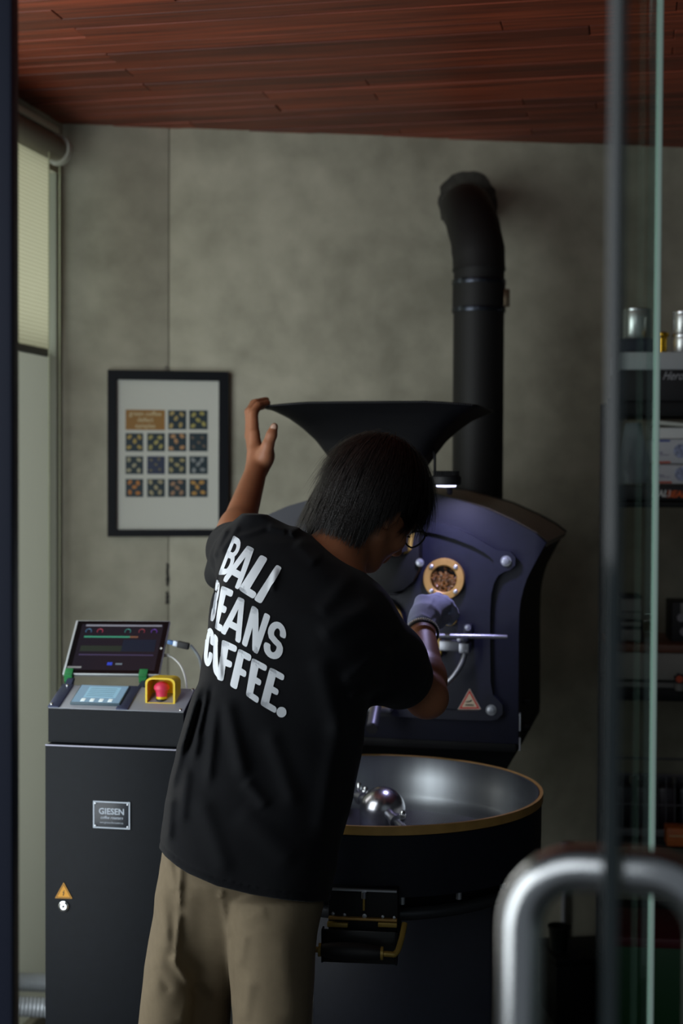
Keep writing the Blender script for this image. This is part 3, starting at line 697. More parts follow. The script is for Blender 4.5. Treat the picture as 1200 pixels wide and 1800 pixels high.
bm = B(); pj = P(789, 866, 3.44)-wl; tube(bm, [pj, pj+Vector((.001, -.02, .016))], .0065, 10); lathe(bm, [(0, 0), (.010, 0), (.010, .006), (0, .006)], 6, Matrix.Translation(pj+Vector((0, -.012, .014)))); obj('mounting_bolt', bm, MAT['chrome'], lamp)
bm = B(); s1 = P(764, 828, 3.29)-wl; s2 = P(763, 795, 3.31)-wl; s3 = P(752, 770, 3.36)-wl
tube(bm, smooth_path([Vector((-.022, 0, .006)), s1, s2, s3], 5), .0034, 8); obj('lamp_cable', bm, MAT['rubber'], lamp)
ll = bpy.data.lights.new('led_glow', 'AREA'); ll.shape = 'DISK'; ll.size = .045; ll.energy = 1.7; ll.color = (.58, .56, 1.0); ll.spread = R(165)
lo = bpy.data.objects.new('led_glow', ll); COL.objects.link(lo); lo.location = (0, 0, -.024); lo.parent = lamp; lo.rotation_euler = (R(0), 0, 0)
# ------------------------------------------------------------------ control cabinet
CF = Frame(*(P(203, 1300, 3.0).xy), -10)
cb = thing('control_cabinet', 'tall charcoal control cabinet with sloped console, left of the roaster', 'cabinet', frame=CF)
C2 = lambda px, py, v=0: CF.hit(px, py, v)
cx0 = C2(84, 1306)[0]; cx1 = C2(323, 1306)[0]; zc_ = C2(84, 1306)[1]; zct = C2(86, 1246)[1]
zct2 = C2(322, 1252)[1]; zct = (zct+zct2)/2
bm = B(); box(bm, cx0, cx1, 0.003, .36, .04, zc_, .003); obj('cabinet_body', bm, MAT['cab'], cb)
bm = B(); box(bm, cx0-.0015, cx1+.0015, -.012, .004, .06, zc_-.001, .002); cd = obj('cabinet_door', bm, MAT['cab'], cb)
bm = B(); box(bm, cx0+.02, cx1-.02, .02, .34, 0, .05); obj('plinth', bm, MAT['black'], cb)
zback = zct+.036; vb = .088
bm = B(); pr = [(0, zc_+.0025), (0, zct), (vb, zback), (.20, zback-.03), (.20, zc_+.0025)]
A_ = [bm.verts.new((cx0+.001, y_, z_)) for y_, z_ in pr]; B_ = [bm.verts.new((cx1-.001, y_, z_)) for y_, z_ in pr]
bm.faces.new(A_); bm.faces.new(B_[::-1])
for i in range(5): bm.faces.new((A_[i], A_[(i+1) % 5], B_[(i+1) % 5], B_[i]))
obj('console', bm, MAT['cab'], cb)
bm = B(); box(bm, cx0-.001, cx1+.001, -.0125, -.0095, zc_-.0035, zc_-.0005); obj('painted_edge_highlight', bm, mat('edge highlight grey', srgb(120, 120, 132), .3, .7), cb)  # highlight along the cabinet edge, made as a thin pale strip
# sloped top plates
Mslope = Matrix.Translation((cx0, 0, zct)) @ Matrix.Rotation(math.atan2(zback-zct, vb), 4, 'X'); SL = math.hypot(vb, zback-zct); W_ = cx1-cx0
bm = B(); box(bm, .001, W_-.001, 0, SL, 0, .002, .0005, M=Mslope); plate = obj('top_plate', bm, MAT['grey'], cb)
MAT['strap'] = mat('blue grey strap', srgb(72, 80, 108), .35, .5)
def sx_of(px): return (px-85)/(323-85)*W_
for a, b, nm in ((85, 105, 0), (205, 226, 1)):
    bm = B(); box(bm, sx_of(a), sx_of(b), 0, SL, .002, .005, .0008, M=Mslope); obj('mounting_strap', bm, MAT['strap'], cb)
for px, t in ((90, .10), (96, .92), (316, .08), (322, .97)):
    bm = B(); lathe(bm, [(0, 0), (.0036, 0), (.003, .002), (0, .0028)], 12, Mslope @ Matrix.Translation((min(sx_of(px), W_-.005), SL*t, .005 if px < 110 else .002))); obj('plate_screw', bm, MAT['chrome'], cb)
# touch panel
bm = B(); box(bm, sx_of(121), sx_of(209), SL*.14, SL*.93, .002, .008, .001, M=Mslope); tp_ = obj('touch_panel', bm, mat('panel bezel', srgb(70, 90, 100), .3), cb)
bm = B(); box(bm, sx_of(123), sx_of(207), SL*.17, SL*.91, .008, .0083, M=Mslope); obj('panel_screen', bm, mat('lit panel screen', srgb(120, 150, 172), .2, emit=srgb(150, 190, 220), es=.22), tp_)
bm = B(); box(bm, sx_of(139), sx_of(196), SL*.38, SL*.84, .0083, .0086, M=Mslope); obj('screen_table', bm, mat('pale screen field', srgb(140, 180, 200), .2, emit=srgb(150, 200, 225), es=.30), tp_)
for k in range(4):
    bm = B(); xx = sx_of(138+16*k); box(bm, xx, xx+.009, SL*.20, SL*.33, .0083, .0088, .0002, M=Mslope); obj('screen_button', bm, mat('screen button', srgb(225, 240, 240), .3, emit=(.8, .9, .9, 1), es=.35), tp_)
bm = B()
for k in range(5): box(bm, sx_of(143), sx_of(190), SL*(.44+.08*k), SL*(.455+.08*k), .0086, .0088, M=Mslope)
obj('screen_rule', bm, mat('screen line', srgb(90, 120, 140), .3), tp_)
# emergency stop in a yellow guard
ex_, ey_ = sx_of(270), SL*.45
gx0, gx1 = sx_of(249), sx_of(301)
Me = Matrix.Translation((cx0, .028, zct+.012))
MAT['yellow'] = mat('yellow guard plastic', srgb(235, 200, 20), .45)
bm = B()
wd = gx1-gx0; hh_ = .056; outl = [(gx0, 0), (gx1, 0), (gx1, hh_*.8)] + [(gx1-wd*.22*(1-math.cos(R(a))), hh_*.8+hh_*.2*math.sin(R(a))) for a in (30, 60, 90)] + [(gx0+wd*.22*(1-math.cos(R(a))), hh_*.8+hh_*.2*math.sin(R(a))) for a in (90, 60, 30)] + [(gx0, hh_*.8)]
inl = [(lerp((gx0+gx1)/2, x, .87), lerp(hh_*.45, z, .88)) for x, z in outl]
V0 = len(bm.verts); ring_prism(bm, outl, inl, 0, .04); prism(bm, outl, .04, .043)
for v_ in bm.verts: v_.co = Me @ v_.co
obj('stop_guard', bm, MAT['yellow'], cb)
Ms = Me @ Matrix.Translation(((gx0+gx1)/2-.002, .018, 0))
bm = B(); lathe(bm, [(0, .003), (.0125, .003), (.0125, .009), (0, .009)], 20, Ms); obj('stop_collar', bm, MAT['rubber'], cb)
bm = B(); lathe(bm, [(.010, .009), (.0115, .014), (.0115, .009)], 20, Ms); obj('stop_ring', bm, MAT['yellow'], cb)
bm = B(); lathe(bm, [(0, .010), (.011, .012), (.013, .026), (.0165, .030), (.0165, .036), (.012, .042), (.005, .0455), (0, .046)], 24, Ms); obj('stop_button', bm, mat('red pink mushroom', srgb(225, 60, 95), .4), cb)
# name plate
n0 = C2(164, 1407, -.013); n1 = C2(229, 1458, -.013)
bm = B(); box(bm, n0[0], n1[0], -.0145, -.012, n1[1], n0[1], .0008); npl = obj('name_plate', bm, mat('plate black', srgb(28, 33, 42), .35), cd)
bm = B(); w2 = .003
o_ = [(n0[0], n1[1]), (n1[0], n1[1]), (n1[0], n0[1]), (n0[0], n0[1])]; i_ = [(n0[0]+w2, n1[1]+w2), (n1[0]-w2, n1[1]+w2), (n1[0]-w2, n0[1]-w2), (n0[0]+w2, n0[1]-w2)]
ring_prism(bm, o_, i_, -.0152, -.0142); MAT['silver'] = mat('silver print', srgb(150, 158, 168), .4, .3); obj('plate_border', bm, MAT['silver'], npl, smooth=False)
cxp = (n0[0]+n1[0])/2; czp = (n0[1]+n1[1])/2; ph = n0[1]-n1[1]; pw = n1[0]-n0[0]
me = text_mesh('GIESEN', ph*.31, Matrix.Translation((cxp, -.0147, czp+ph*.12)) @ TEXTM, offset=.0004, sx=.98); obj('lettering', me, MAT['silver'], npl, smooth=False)
me = text_mesh('coffee roasters', ph*.15, Matrix.Translation((cxp, -.0147, czp-ph*.10)) @ TEXTM, shear=.3, offset=.0001, sx=.95); obj('lettering', me, MAT['silver'], npl, smooth=False)
me = text_mesh('www.giesencoffeeroasters.eu', ph*.105, Matrix.Translation((cxp, -.0147, czp-ph*.28)) @ TEXTM, sx=.72); obj('lettering', me, MAT['silver'], npl, smooth=False)
for a in (n0[0]+.0052, n1[0]-.0052):
    for b in (n0[1]-.0052, n1[1]+.0052):
        bm = B(); lathe(bm, [(0, 0), (.0026, 0), (.002, .0015), (0, .002)], 12, at(a, -.0148, b)); obj('plate_rivet', bm, MAT['zinc'], npl)
# electrical hazard sticker and lock
T2 = [C2(112, 1550, -.013), C2(128, 1580, -.013), C2(96, 1579, -.013)]
bm = B(); prism(bm, T2, -.0132, -.012); es_ = obj('hazard_sticker', bm, mat('sticker amber dark edge', srgb(40, 34, 22), .5), cd, smooth=False)
bm = B(); prism(bm, tri(T2, .94), -.0136, -.0131); obj('hazard_field', bm, mat('sticker amber', srgb(214, 150, 32), .5), es_, smooth=False)
bm = B(); ring_prism(bm, tri(T2, .82), tri(T2, .74), -.014, -.0135)
gx = sum(p[0] for p in T2)/3; gz = sum(p[1] for p in T2)/3
bolt = [(1, 7), (-3, 0), (0, .5), (-1.5, -4.5), (-2.5, -3.6), (-1, -7), (1.2, -4.2), (.2, -4.4), (2.6, 2.2), (-.4, 1.6), (2.6, 7)]
prism(bm, [(gx+a*.00085, gz+b*.00085) for a, b in bolt], -.014, -.0135); obj('hazard_symbol', bm, MAT['ink'], es_, smooth=False)
lk = C2(112, 1593, -.013); bm = B(); lathe(bm, [(0, 0), (.0115, 0), (.0115, .003), (.008, .005), (.007, .004), (0, .004)], 24, at(lk[0], -.012, lk[1])); lck = obj('cabinet_lock', bm, MAT['chrome'], cd)
bm = B(); lathe(bm, [(0, 0), (.003, 0), (.003, .001), (0, .001)], 4, at(lk[0], -.016, lk[1])); obj('key_hole', bm, MAT['ink'], lck)
# tablet arms with green clips
arms = []
for a, py in ((116, 1187), (250, 1187)):
    pxs = {116: (110, 126), 250: (241, 262)}[a]
    q0 = CF.loc(P((pxs[0]+pxs[1])/2, 1190, 3.10)); xx = q0.x
    ys_, zs_ = vb-.004, zback
    bm = B(); prism(bm, [(ys_-.01, zs_-.004), (ys_+.012, zs_-.004), (q0.y+.03, q0.z-.006), (q0.y+.018, q0.z-.006)], xx-.007, xx+.007, axis='x'); obj('tablet_arm', bm, MAT['strap'], cb)
MAT['green'] = mat('printed green clip', srgb(38, 125, 68), .5)

tc_ = [P(109, 1185, 3.145), P(279, 1187, 3.115), P(298, 1093, 3.215), P(134, 1088, 3.245)]   # BL BR TR TL
BLp, BRp, TRp, TLp = tc_
tabo = (BLp+BRp)/2
ex = (BRp-BLp).normalized(); ez = ((TLp+TRp)/2-tabo); TH = ez.length; ez = (ez-ex*ez.dot(ex)).normalized(); ey = ez.cross(ex)  # pointing away
TW = (BRp-BLp).length
tab = thing('tablet_computer', 'slim grey tablet with a roasting chart, held by green clips above the console', 'tablet', loc=tabo)
Mtb = Matrix((ex, ey, ez)).transposed().to_4x4()
# shear so the outline follows the lean seen from the side
def tb(bm, x0, x1, z0, z1, y0, y1, bev=0): box(bm, x0, x1, y0, y1, z0, z1, bev, M=Mtb)
bm = B(); tb(bm, -TW/2, TW/2, 0, TH, -.0, .009, .002); obj('tablet_case', bm, mat('silver tablet case', srgb(190, 195, 198), .4, .3), tab)
bm = B(); tb(bm, -TW/2+.0055, TW/2-.0015, .003, TH-.003, -.0008, .0002); obj('bezel', bm, mat('black bezel', srgb(12, 12, 15), .12), tab)
bm = B(); sx0, sx1, sz0, sz1 = -TW/2+.018, TW/2-.012, .012, TH-.012; tb(bm, sx0, sx1, sz0, sz1, -.0012, -.0007); scr = obj('screen', bm, mat('tablet display', srgb(26, 24, 32), .12, emit=srgb(60, 56, 66), es=.12), tab)
def em(name, c, s=.35): return mat(name, srgb(*c), .3, emit=srgb(*c), es=s*.45)
def uibox(x0, x1, z0, z1, m, nm='chart_line'):
    bm = B(); SWd = sx1-sx0; SHt = sz1-sz0; tb(bm, sx0+SWd*x0, sx0+SWd*x1, sz0+SHt*z0, sz0+SHt*z1, -.0016, -.0011); obj(nm, bm, m, scr, smooth=False)
uibox(.05, .98, .95, .99, em('ui grey', (130, 130, 140), .3)); uibox(.06, .62, .70, .735, em('ui green', (60, 140, 110)))
uibox(.62, .72, .70, .735, em('ui brown', (120, 80, 60))); uibox(.05, .55, .40, .52, em('ui olive', (40, 48, 40), .25)); uibox(.05, .95, .31, .335, em('ui violet', (70, 60, 90), .2))
uibox(.42, .48, .10, .16, em('ui blue', (50, 70, 190))); uibox(.52, .60, .11, .145, em('ui pale', (110, 120, 130), .2)); uibox(-.05, .12, .03, .07, em('ui light', (130, 130, 130), .25))
uibox(.55, .95, .40, .66, em('ui navy', (26, 34, 50), .25))
for k, (fx_, c) in enumerate(((.10, (60, 100, 130)), (.24, (150, 50, 70)), (.58, (50, 120, 110)), (.75, (130, 50, 60)), (.90, (90, 50, 140)))):
    bm = B(); pts = [Mtb @ Vector((sx0+(sx1-sx0)*fx_+.0065*math.cos(R(a)), -.0014, sz0+(sz1-sz0)*.84+.0065*math.sin(R(a)))) for a in range(-30, 211, 20)]
    tube(bm, pts, .0011, 6); obj('dial_arc', bm, em('dial %d' % k, c, .4), scr)
bm = B(); lathe(bm, [(0, 0), (.0028, 0), (.0028, .0003), (0, .0003)], 14, Mtb @ Matrix.Translation((TW/2-.007, -.001, TH*.48)) @ TOCAM); obj('home_button', bm, MAT['white'], tab)
# green clips are parts of the cabinet's tablet mount
Minv = cb.matrix_basis.inverted() if False else (Matrix.Translation(CF.o) @ Matrix.Rotation(CF.a, 4, 'Z')).inverted()
for a in (120, 251):
    base = BLp.lerp(BRp, (a-109)/(279-109)); bm = B()
    Mc = Minv @ Matrix.Translation(base) @ Mtb
    box(bm, -.0085, .0105, -.0045, .0135, -.006, -.0005, .001, M=Mc); box(bm, -.0085, .0105, -.0045, -.0015, -.004, .0135, .001, M=Mc); box(bm, -.0085, .0105, .0095, .0135, -.004, .012, .001, M=Mc)
    q8 = [bm.verts.new(Mc @ Vector(c)) for c in ((-.0085, 0, -.0055), (.0105, 0, -.0055), (.0105, .010, -.0055), (-.0085, .010, -.0055), (-.005, 0, -.019), (.006, 0, -.019), (.006, .010, -.019), (-.005, .010, -.019))]
    for f in ((0, 1, 2, 3), (7, 6, 5, 4), (0, 4, 5, 1), (1, 5, 6, 2), (2, 6, 7, 3), (3, 7, 4, 0)): bm.faces.new([q8[i] for i in f])
    obj('tablet_clip', bm, MAT['green'], cb)
# cables
def cable(name, pts, r, m, label, cat='cable', plug=None):
    base = Vector(pts[0]); o = thing(name, label, cat, loc=base)
    bm = B(); tube(bm, smooth_path([Vector(p)-base for p in pts], 8), r, 10); obj('wire', bm, m, o); return o, base
ca, b0 = cable('adapter_cable', [P(334, 1134, 3.17), P(343, 1145, 3.17), P(351, 1160, 3.16), P(356, 1190, 3.14), P(356, 1225, 3.1), P(350, 1250, 3.06)], .0033, mat('grey cable', srgb(120, 128, 132), .5), 'thick grey cable hanging from a dark adapter at the tablet')
bm = B(); Ma = Matrix.Translation(P(295, 1128, 3.18)-b0); dd = (P(330, 1136, 3.17)-P(295, 1128, 3.18)); L_ = dd.length; Ma = Ma @ dd.to_track_quat('X', 'Z').to_matrix().to_4x4()
box(bm, 0, L_*.28, -.005, .005, -.0045, .0045, .001, M=Ma); obj('blue_plug', bm, mat('blue usb plug', srgb(60, 110, 170), .4), ca)
bm = B(); box(bm, L_*.28, L_*.52, -.005, .005, -.006, .006, .001, M=Ma); obj('metal_shell', bm, mat('pale metal shell', srgb(175, 185, 200), .35, .5), ca)
bm = B(); box(bm, L_*.5, L_*1.05, -.006, .006, -.0072, .0072, .0015, M=Ma); obj('adapter', bm, MAT['rubber'], ca)
cb2, b0 = cable('charging_cable', [P(291, 1153, 3.17), P(303, 1156, 3.165), P(317, 1170, 3.14), P(325, 1190, 3.11), P(328, 1213, CF.world(sx_of(320)+cx0, vb+.03, 0).y)], .0019, MAT['white'], 'thin white charging cable curving from the tablet down to the console')
bm = B(); Ma = Matrix.Translation(P(286, 1152, 3.17)-b0); box(bm, 0, .016, -.003, .003, -.0035, .0035, .001, M=Ma); obj('plug', bm, MAT['white'], cb2)

# flexible hoses in the left corner behind the cabinet
hb0 = thing('flexible_hose', 'upper silver flexible duct hose low in the left corner', 'hose', loc=P(60, 1738, 4.0), group=None)
hoseM = mat('aluminium duct', srgb(190, 196, 202), .35, .35)
def hose(par, a, b, r, pitch):
    base = par.location; a = a-base; b = b-base; L = (b-a).length; n = int(L/pitch)*4
    bm = B(); tube(bm, [a.lerp(b, i/n)+Vector((0, 0, .01*math.sin(i/n*3.1))) for i in range(n+1)], [r*(1+.045*math.sin(i*math.pi/2)) for i in range(n+1)], 24); obj('corrugated_tube', bm, hoseM, par)
hose(hb0, P(-120, 1728, 4.0), P(240, 1738, 4.12), .026, .008)
hb1 = thing('flexible_hose', 'lower silver ribbed duct hose lying near the floor in the left corner', 'hose', loc=P(60, 1778, 3.92))
hose(hb1, P(-120, 1768, 3.88), P(240, 1785, 4.0), .027, .0105)

# ------------------------------------------------------------------ framed print
pf = thing('framed_poster', 'black framed print of green coffee defect samples on the concrete wall', 'picture', frame=WF)
p0 = WF.hit(189, 649, -.02); p1 = WF.hit(401, 943, -.02); q0 = WF.hit(205, 666, -.02); q1 = WF.hit(384, 931, -.02)
zt_, zb_ = p0[1]-.002, p1[1]; 
fo = [(p0[0], zb_), (p1[0], zb_), (p1[0], zt_), (p0[0], zt_)]; fi = [(q0[0], q1[1]), (q1[0], q1[1]), (q1[0], q0[1]-.002), (q0[0], q0[1]-.002)]
bm = B(); ring_prism(bm, fo, fi, -.024, -.001); obj('frame', bm, mat('black picture frame', srgb(14, 17, 23), .5, 0, .2), pf, smooth=False)
bm = B(); box(bm, q0[0]-.004, q1[0]+.004, -.012, -.002, q1[1]-.004, q0[1]+.004); obj('mount_sheet', bm, MAT['paper'], pf, smooth=False)
PX = lambda x, y: WF.hit(170+x/4.8, 630+y/4.8, -.0125)
MAT['tile'] = mat('print dark teal', srgb(28, 48, 56), .5); MAT['tile2'] = mat('print slate blue', srgb(42, 52, 78), .5)
bean_cols = [(170, 150, 95), (165, 155, 85), (175, 150, 80), (165, 155, 90), (185, 140, 95), (110, 95, 80), (165, 160, 130), (110, 105, 80), (160, 150, 105), (135, 140, 140), (185, 120, 55), (165, 155, 120), (160, 125, 95), (185, 140, 70)]
cols = [(243, 392), (425, 575), (602, 755), (780, 935)]; rows = [(437, 600), (630, 785), (825, 977), (1017, 1170)]
t0 = PX(243, 432); t1 = PX(575, 605)
bm = B(); box(bm, t0[0], t1[0], -.0126, -.0118, t1[1], t0[1]); ttl = obj('title_block', bm, mat('print ochre', srgb(150, 108, 48), .5), pf, smooth=False)
me = text_mesh('green coffee\ndefect\nsamples', .0195, Matrix.Translation(((t0[0]+t1[0])/2, -.0129, (t0[1]+t1[1])/2)) @ TEXTM, offset=.0002); obj('title_lettering', me, mat('print cream', srgb(205, 190, 150), .6), ttl, smooth=False)
ti = 0
for r_i, (ya, yb) in enumerate(rows):
    for c_i, (xa, xb) in enumerate(cols):
        if r_i == 0 and c_i < 2: continue
        a = PX(xa, ya); b = PX(xb, yb)
        bm = B(); box(bm, a[0], b[0], -.0126, -.0118, b[1], a[1])
        tl = obj('sample_photo', bm, MAT['tile2'] if (r_i, c_i) == (2, 1) else MAT['tile'], pf, smooth=False)
        bm = B(); w_, h_ = b[0]-a[0], a[1]-b[1]
        for fx_, fz in ((.22, .78), (.72, .8), (.48, .52), (.22, .22), (.75, .25)):
            fx_ += random.uniform(-.06, .06); fz += random.uniform(-.06, .06); an = random.random()*3.1; ra = .15 if ti not in (5, 7) else .10
            cxx, czz = a[0]+w_*fx_, b[1]+h_*fz
            L = [(cxx+w_*ra*(math.cos(t)*math.cos(an)-.72*math.sin(t)*math.sin(an)), czz+w_*ra*(math.cos(t)*math.sin(an)+.72*math.sin(t)*math.cos(an))) for t in [k*math.pi/5 for k in range(10)]]
            prism(bm, L, -.0129, -.0125)
        obj('printed_bean', bm, mat('print bean %d' % ti, srgb(*bean_cols[ti]), .6, noise=.25, nscale=180), tl, smooth=False)
        ti += 1
bm = B(); hx_, hz_ = WF.hit(292, 646, -.02); tube(bm, [(hx_-.006, -.01, hz_-.006), (hx_, -.004, hz_+.006), (hx_+.006, -.01, hz_-.006)], .0015, 6); obj('hanging_wire', bm, MAT['steel_mid'], pf)

# ------------------------------------------------------------------ shelving on the right
SF = Frame(*(P(1140, 900, 4.0).xy), -6)
S2 = lambda px, py, v=0: SF.hit(px, py, v)
sh = thing('shelving_rack', 'tall black open shelving rack beyond the glass door', 'shelf', frame=SF)
sxl = S2(1082, 900)[0]; sxr = sxl+.82
def zof(py, v=0): return S2(1150, py, v)[1]
for x in (sxl-.022, sxr):
    for y_ in (0, .30):
        bm = B(); box(bm, x, x+.022, y_, y_+.022, 0, zof(700), .002); obj('upright', bm, MAT['black'], sh)
boards = [(706, 730, 'b'), (882, 892, 'b'), (1133, 1147, 'w'), (1210, 1232, 'b'), (1472, 1490, 'b'), (1640, 1652, 'b')]
M_shw = mat('walnut board', srgb(105, 62, 40), .5, noise=.25, nscale=15)
for a, b, k in boards:
    bm = B(); box(bm, sxl-.01, sxr+.01, -.004, .32, zof(b), zof(a), .002); obj('shelf_board', bm, M_shw if k == 'w' else MAT['black'], sh)
bm = B(); box(bm, sxl, sxr, -.002, .30, zof(1195), zof(1148), .002); drw = obj('drawer', bm, mat('grey white drawer', srgb(150, 150, 142), .6), sh)
bm = B(); box(bm, sxl, sxr, .0, .30, zof(1209), zof(1200), .001); obj('drawer_rail', bm, mat('grey rail', srgb(120, 122, 118), .6), sh)
bm = B(); box(bm, sxl, sxr, -.006, .004, zof(1470), zof(1457), .001); obj('shelf_lip', bm, mat('dull grey lip', srgb(95, 96, 100), .5), sh)

def sthing(name, label, cat, px0, px1, pyt, pyb, v0, dep, group=None):
    x0, z1 = S2(px0, pyt, v0); x1, z0 = S2(px1, pyb, v0)
    o = thing(name, label, cat, loc=SF.world((x0+x1)/2, v0+dep/2, z0), rotz=SF.a, group=group)
    return o, (x1-x0), (z1-z0)
def sbox(name, label, cat, px0, px1, pyt, pyb, v0, dep, m, body='box_body', bev=.002):
    o, w_, h_ = sthing(name, label, cat, px0, px1, pyt, pyb, v0, dep)
    bm = B(); box(bm, -w_/2, w_/2, -dep/2, dep/2, 0, h_, bev); obj(body, bm, m, o); return o, w_, h_, dep
def scan(name, label, px0, px1, pyt, pyb, v0, m, prof=None):
    x0, z1 = S2(px0, pyt, v0); x1, z0 = S2(px1, pyb, v0); r_ = (x1-x0)/2; h_ = z1-z0
    o = thing(name, label, 'can', loc=SF.world((x0+x1)/2, v0+r_, z0), rotz=SF.a)
    pr = prof(r_, h_) if prof else [(0, 0), (r_*.97, 0), (r_, .002), (r_, h_-.003), (r_*.98, h_), (r_*.9, h_), (r_*.88, h_-.002), (0, h_-.002)]
    bm = B(); lathe(bm, pr, 36); obj('can_body', bm, m, o)
    if not prof:
        bm = B(); lathe(bm, [(r_*1.01, h_-.006), (r_*1.025, h_-.003), (r_*1.01, h_)], 36); obj('can_rim', bm, MAT['chrome'], o)
    return o
M_tin = mat('bright tin', srgb(205, 208, 205), .25, .75); M_gold = mat('gold tin', srgb(205, 160, 40), .25, .9)
zbox = 617
scan('silver_can', 'wide silver can behind the glass, on the navy box', 1094, 1147, 541, 594, .10, M_tin)
scan('gold_tin', 'small gold flanged tin between two silver cans', 1152, 1176, 583, 619, .06, M_gold, prof=lambda r_, h_: [(0, 0), (r_*.75, 0), (r_*.75, h_*.7), (r_*1.05, h_*.82), (r_*1.05, h_*.93), (r_*.8, h_), (0, h_)])
scan('silver_can', 'lower silver can of the stack right of the gold tin', 1183, 1222, 587, 619, .05, M_tin)
scan('silver_can', 'upper silver can of the stack right of the gold tin', 1184, 1221, 546, 586, .05, M_tin)
o, w_, h_, d_ = sbox('navy_box', 'navy cardboard box under the wide silver can', 'box', 1084, 1148, 595, 618.5, .07, .15, mat('navy card', srgb(36, 44, 60), .6))
o, w_, h_, d_ = sbox('gift_box', 'black gift box with white lid and silver script', 'box', 1088, 1300, 650, 705, .02, .24, mat('black card', srgb(24, 24, 27), .6))
bm = B(); box(bm, -w_/2-.002, w_/2+.002, -d_/2-.002, d_/2+.002, h_, h_+zof(619, .02)-zof(650, .02), .002); obj('box_lid', bm, mat('pale lid', srgb(175, 180, 182), .6), o)
lx, lz = S2(1163, 661, .02); cxo = SF.loc(o.location)
me = text_mesh('HeroSt', .034, Matrix.Translation((lx-cxo.x, -d_/2-.0006, lz-o.location.z)) @ TEXTM, align='LEFT', shear=.5, sx=.8); obj('script_lettering', me, mat('silver ink', srgb(170, 172, 176), .4), o, smooth=False)
# second level
o, w_, h_, d_ = sbox('black_box', 'flat black box lettered white and orange, at the bottom of its shelf', 'box', 1084, 1330, 852, 881, .02, .26, mat('black box card', srgb(20, 20, 23), .5))
lx, lz = S2(1146, 868, .02); cxo = SF.loc(o.location)
me = text_mesh('BALI', .026, Matrix.Translation((lx-cxo.x, -d_/2-.0006, lz-o.location.z)) @ TEXTM, align='LEFT', shear=.2, offset=.0012, sx=.95); obj('lettering', me, MAT['white'], o, smooth=False)
lx, lz = S2(1171, 869, .02)
me = text_mesh('BEANS', .026, Matrix.Translation((lx-cxo.x, -d_/2-.0006, lz-o.location.z)) @ TEXTM, align='LEFT', shear=.2, offset=.0012, sx=.95); obj('lettering', me, mat('orange ink', srgb(215, 95, 35), .5), o, smooth=False)
M_wc = mat('white carton', srgb(200, 204, 210), .55); M_bl = mat('blue ink', srgb(30, 60, 160), .5); M_or = mat('orange red ink', srgb(205, 80, 40), .5); M_pk = mat('flower print', srgb(150, 160, 190), .6, noise=.5, nscale=120)
for i, (a, b, lab) in enumerate(((772, 815.5, 'upper of two white filter cartons with blue and orange print'), (817, 851, 'lower of two white filter cartons with blue and orange print'))):
    o, w_, h_, d_ = sbox('filter_carton', lab, 'box', 1147+2*i, 1290, a, b, .04, .16, M_wc)
    lx0 = -w_/2
    bm = B(); box(bm, lx0+.001, lx0+.05, -d_/2-.0008, -d_/2+.001, .0015, .0065); obj('orange_band', bm, M_or, o, smooth=False)
    bm = B(); box(bm, lx0+.001, lx0+(.048 if i == 0 else .012), -d_/2-.0008, -d_/2+.001, h_-.007, h_-.002); obj('blue_band', bm, M_bl, o, smooth=False)
    bm = B(); lathe(bm, [(0, 0), (.020, 0), (.020, .0008), (0, .0008)], 20, at(lx0+.078, -d_/2, h_*.52)); obj('flower_print', bm, M_pk, o, smooth=False)
    bm = B(); box(bm, lx0+.005, lx0+.028, -d_/2-.0006, -d_/2+.001, h_*.42, h_*.47); box(bm, lx0+.016, lx0+.045, -d_/2-.0006, -d_/2+.001, h_*.34, h_*.37); obj('small_print', bm, mat('print grey blue', srgb(120, 110, 150), .6), o, smooth=False)
o, w_, h_, d_ = sbox('paper_stack', 'white folded papers on top of the filter cartons', 'papers', 1150, 1290, 752, 771, .05, .14, MAT['white'], body='sheet_block', bev=.001)
bm = B(); Mx = Matrix.Translation((0, 0, h_)) @ Matrix.Rotation(R(6), 4, 'Y'); box(bm, -w_/2, w_/2*.8, -d_/2, d_/2, 0, .010, .001, M=Mx); obj('loose_sheet', bm, MAT['paper'], o)
# plastic bag
o, w_, h_, d_ = sthing('plastic_bag', 'slumped pale plastic bag behind the glass door', 'bag', 1080, 1146, 742, 851, .06, .14)[0:1] + (0, 0, 0)
x0, z1 = S2(1082, 742, .06); x1, z0 = S2(1142, 851, .06); bw, bh = x1-x0, z1-z0
bm = B(); rings = []
for i in range(11):
    t = i/10; z = bh*t; wdt = bw/2*(1-.55*t**1.5); dp = .06*(1-.6*t); rg = []
    for k in range(20):
        a = 2*math.pi*k/20; wob = 1+.10*math.sin(3*a+5*t)+.05*math.sin(7*a-9*t)
        rg.append(bm.verts.new((wdt*math.cos(a)*wob+bw*.08*t, dp*math.sin(a)*wob, z)))
    rings.append(rg)
for A, C in zip(rings[:-1], rings[1:]):
    for k in range(20): bm.faces.new((A[k], A[(k+1) % 20], C[(k+1) % 20], C[k]))
bm.faces.new(rings[0]); bm.faces.new(rings[-1])
obj('bag_film', bm, mat('milky plastic', srgb(120, 128, 134), .35), o)
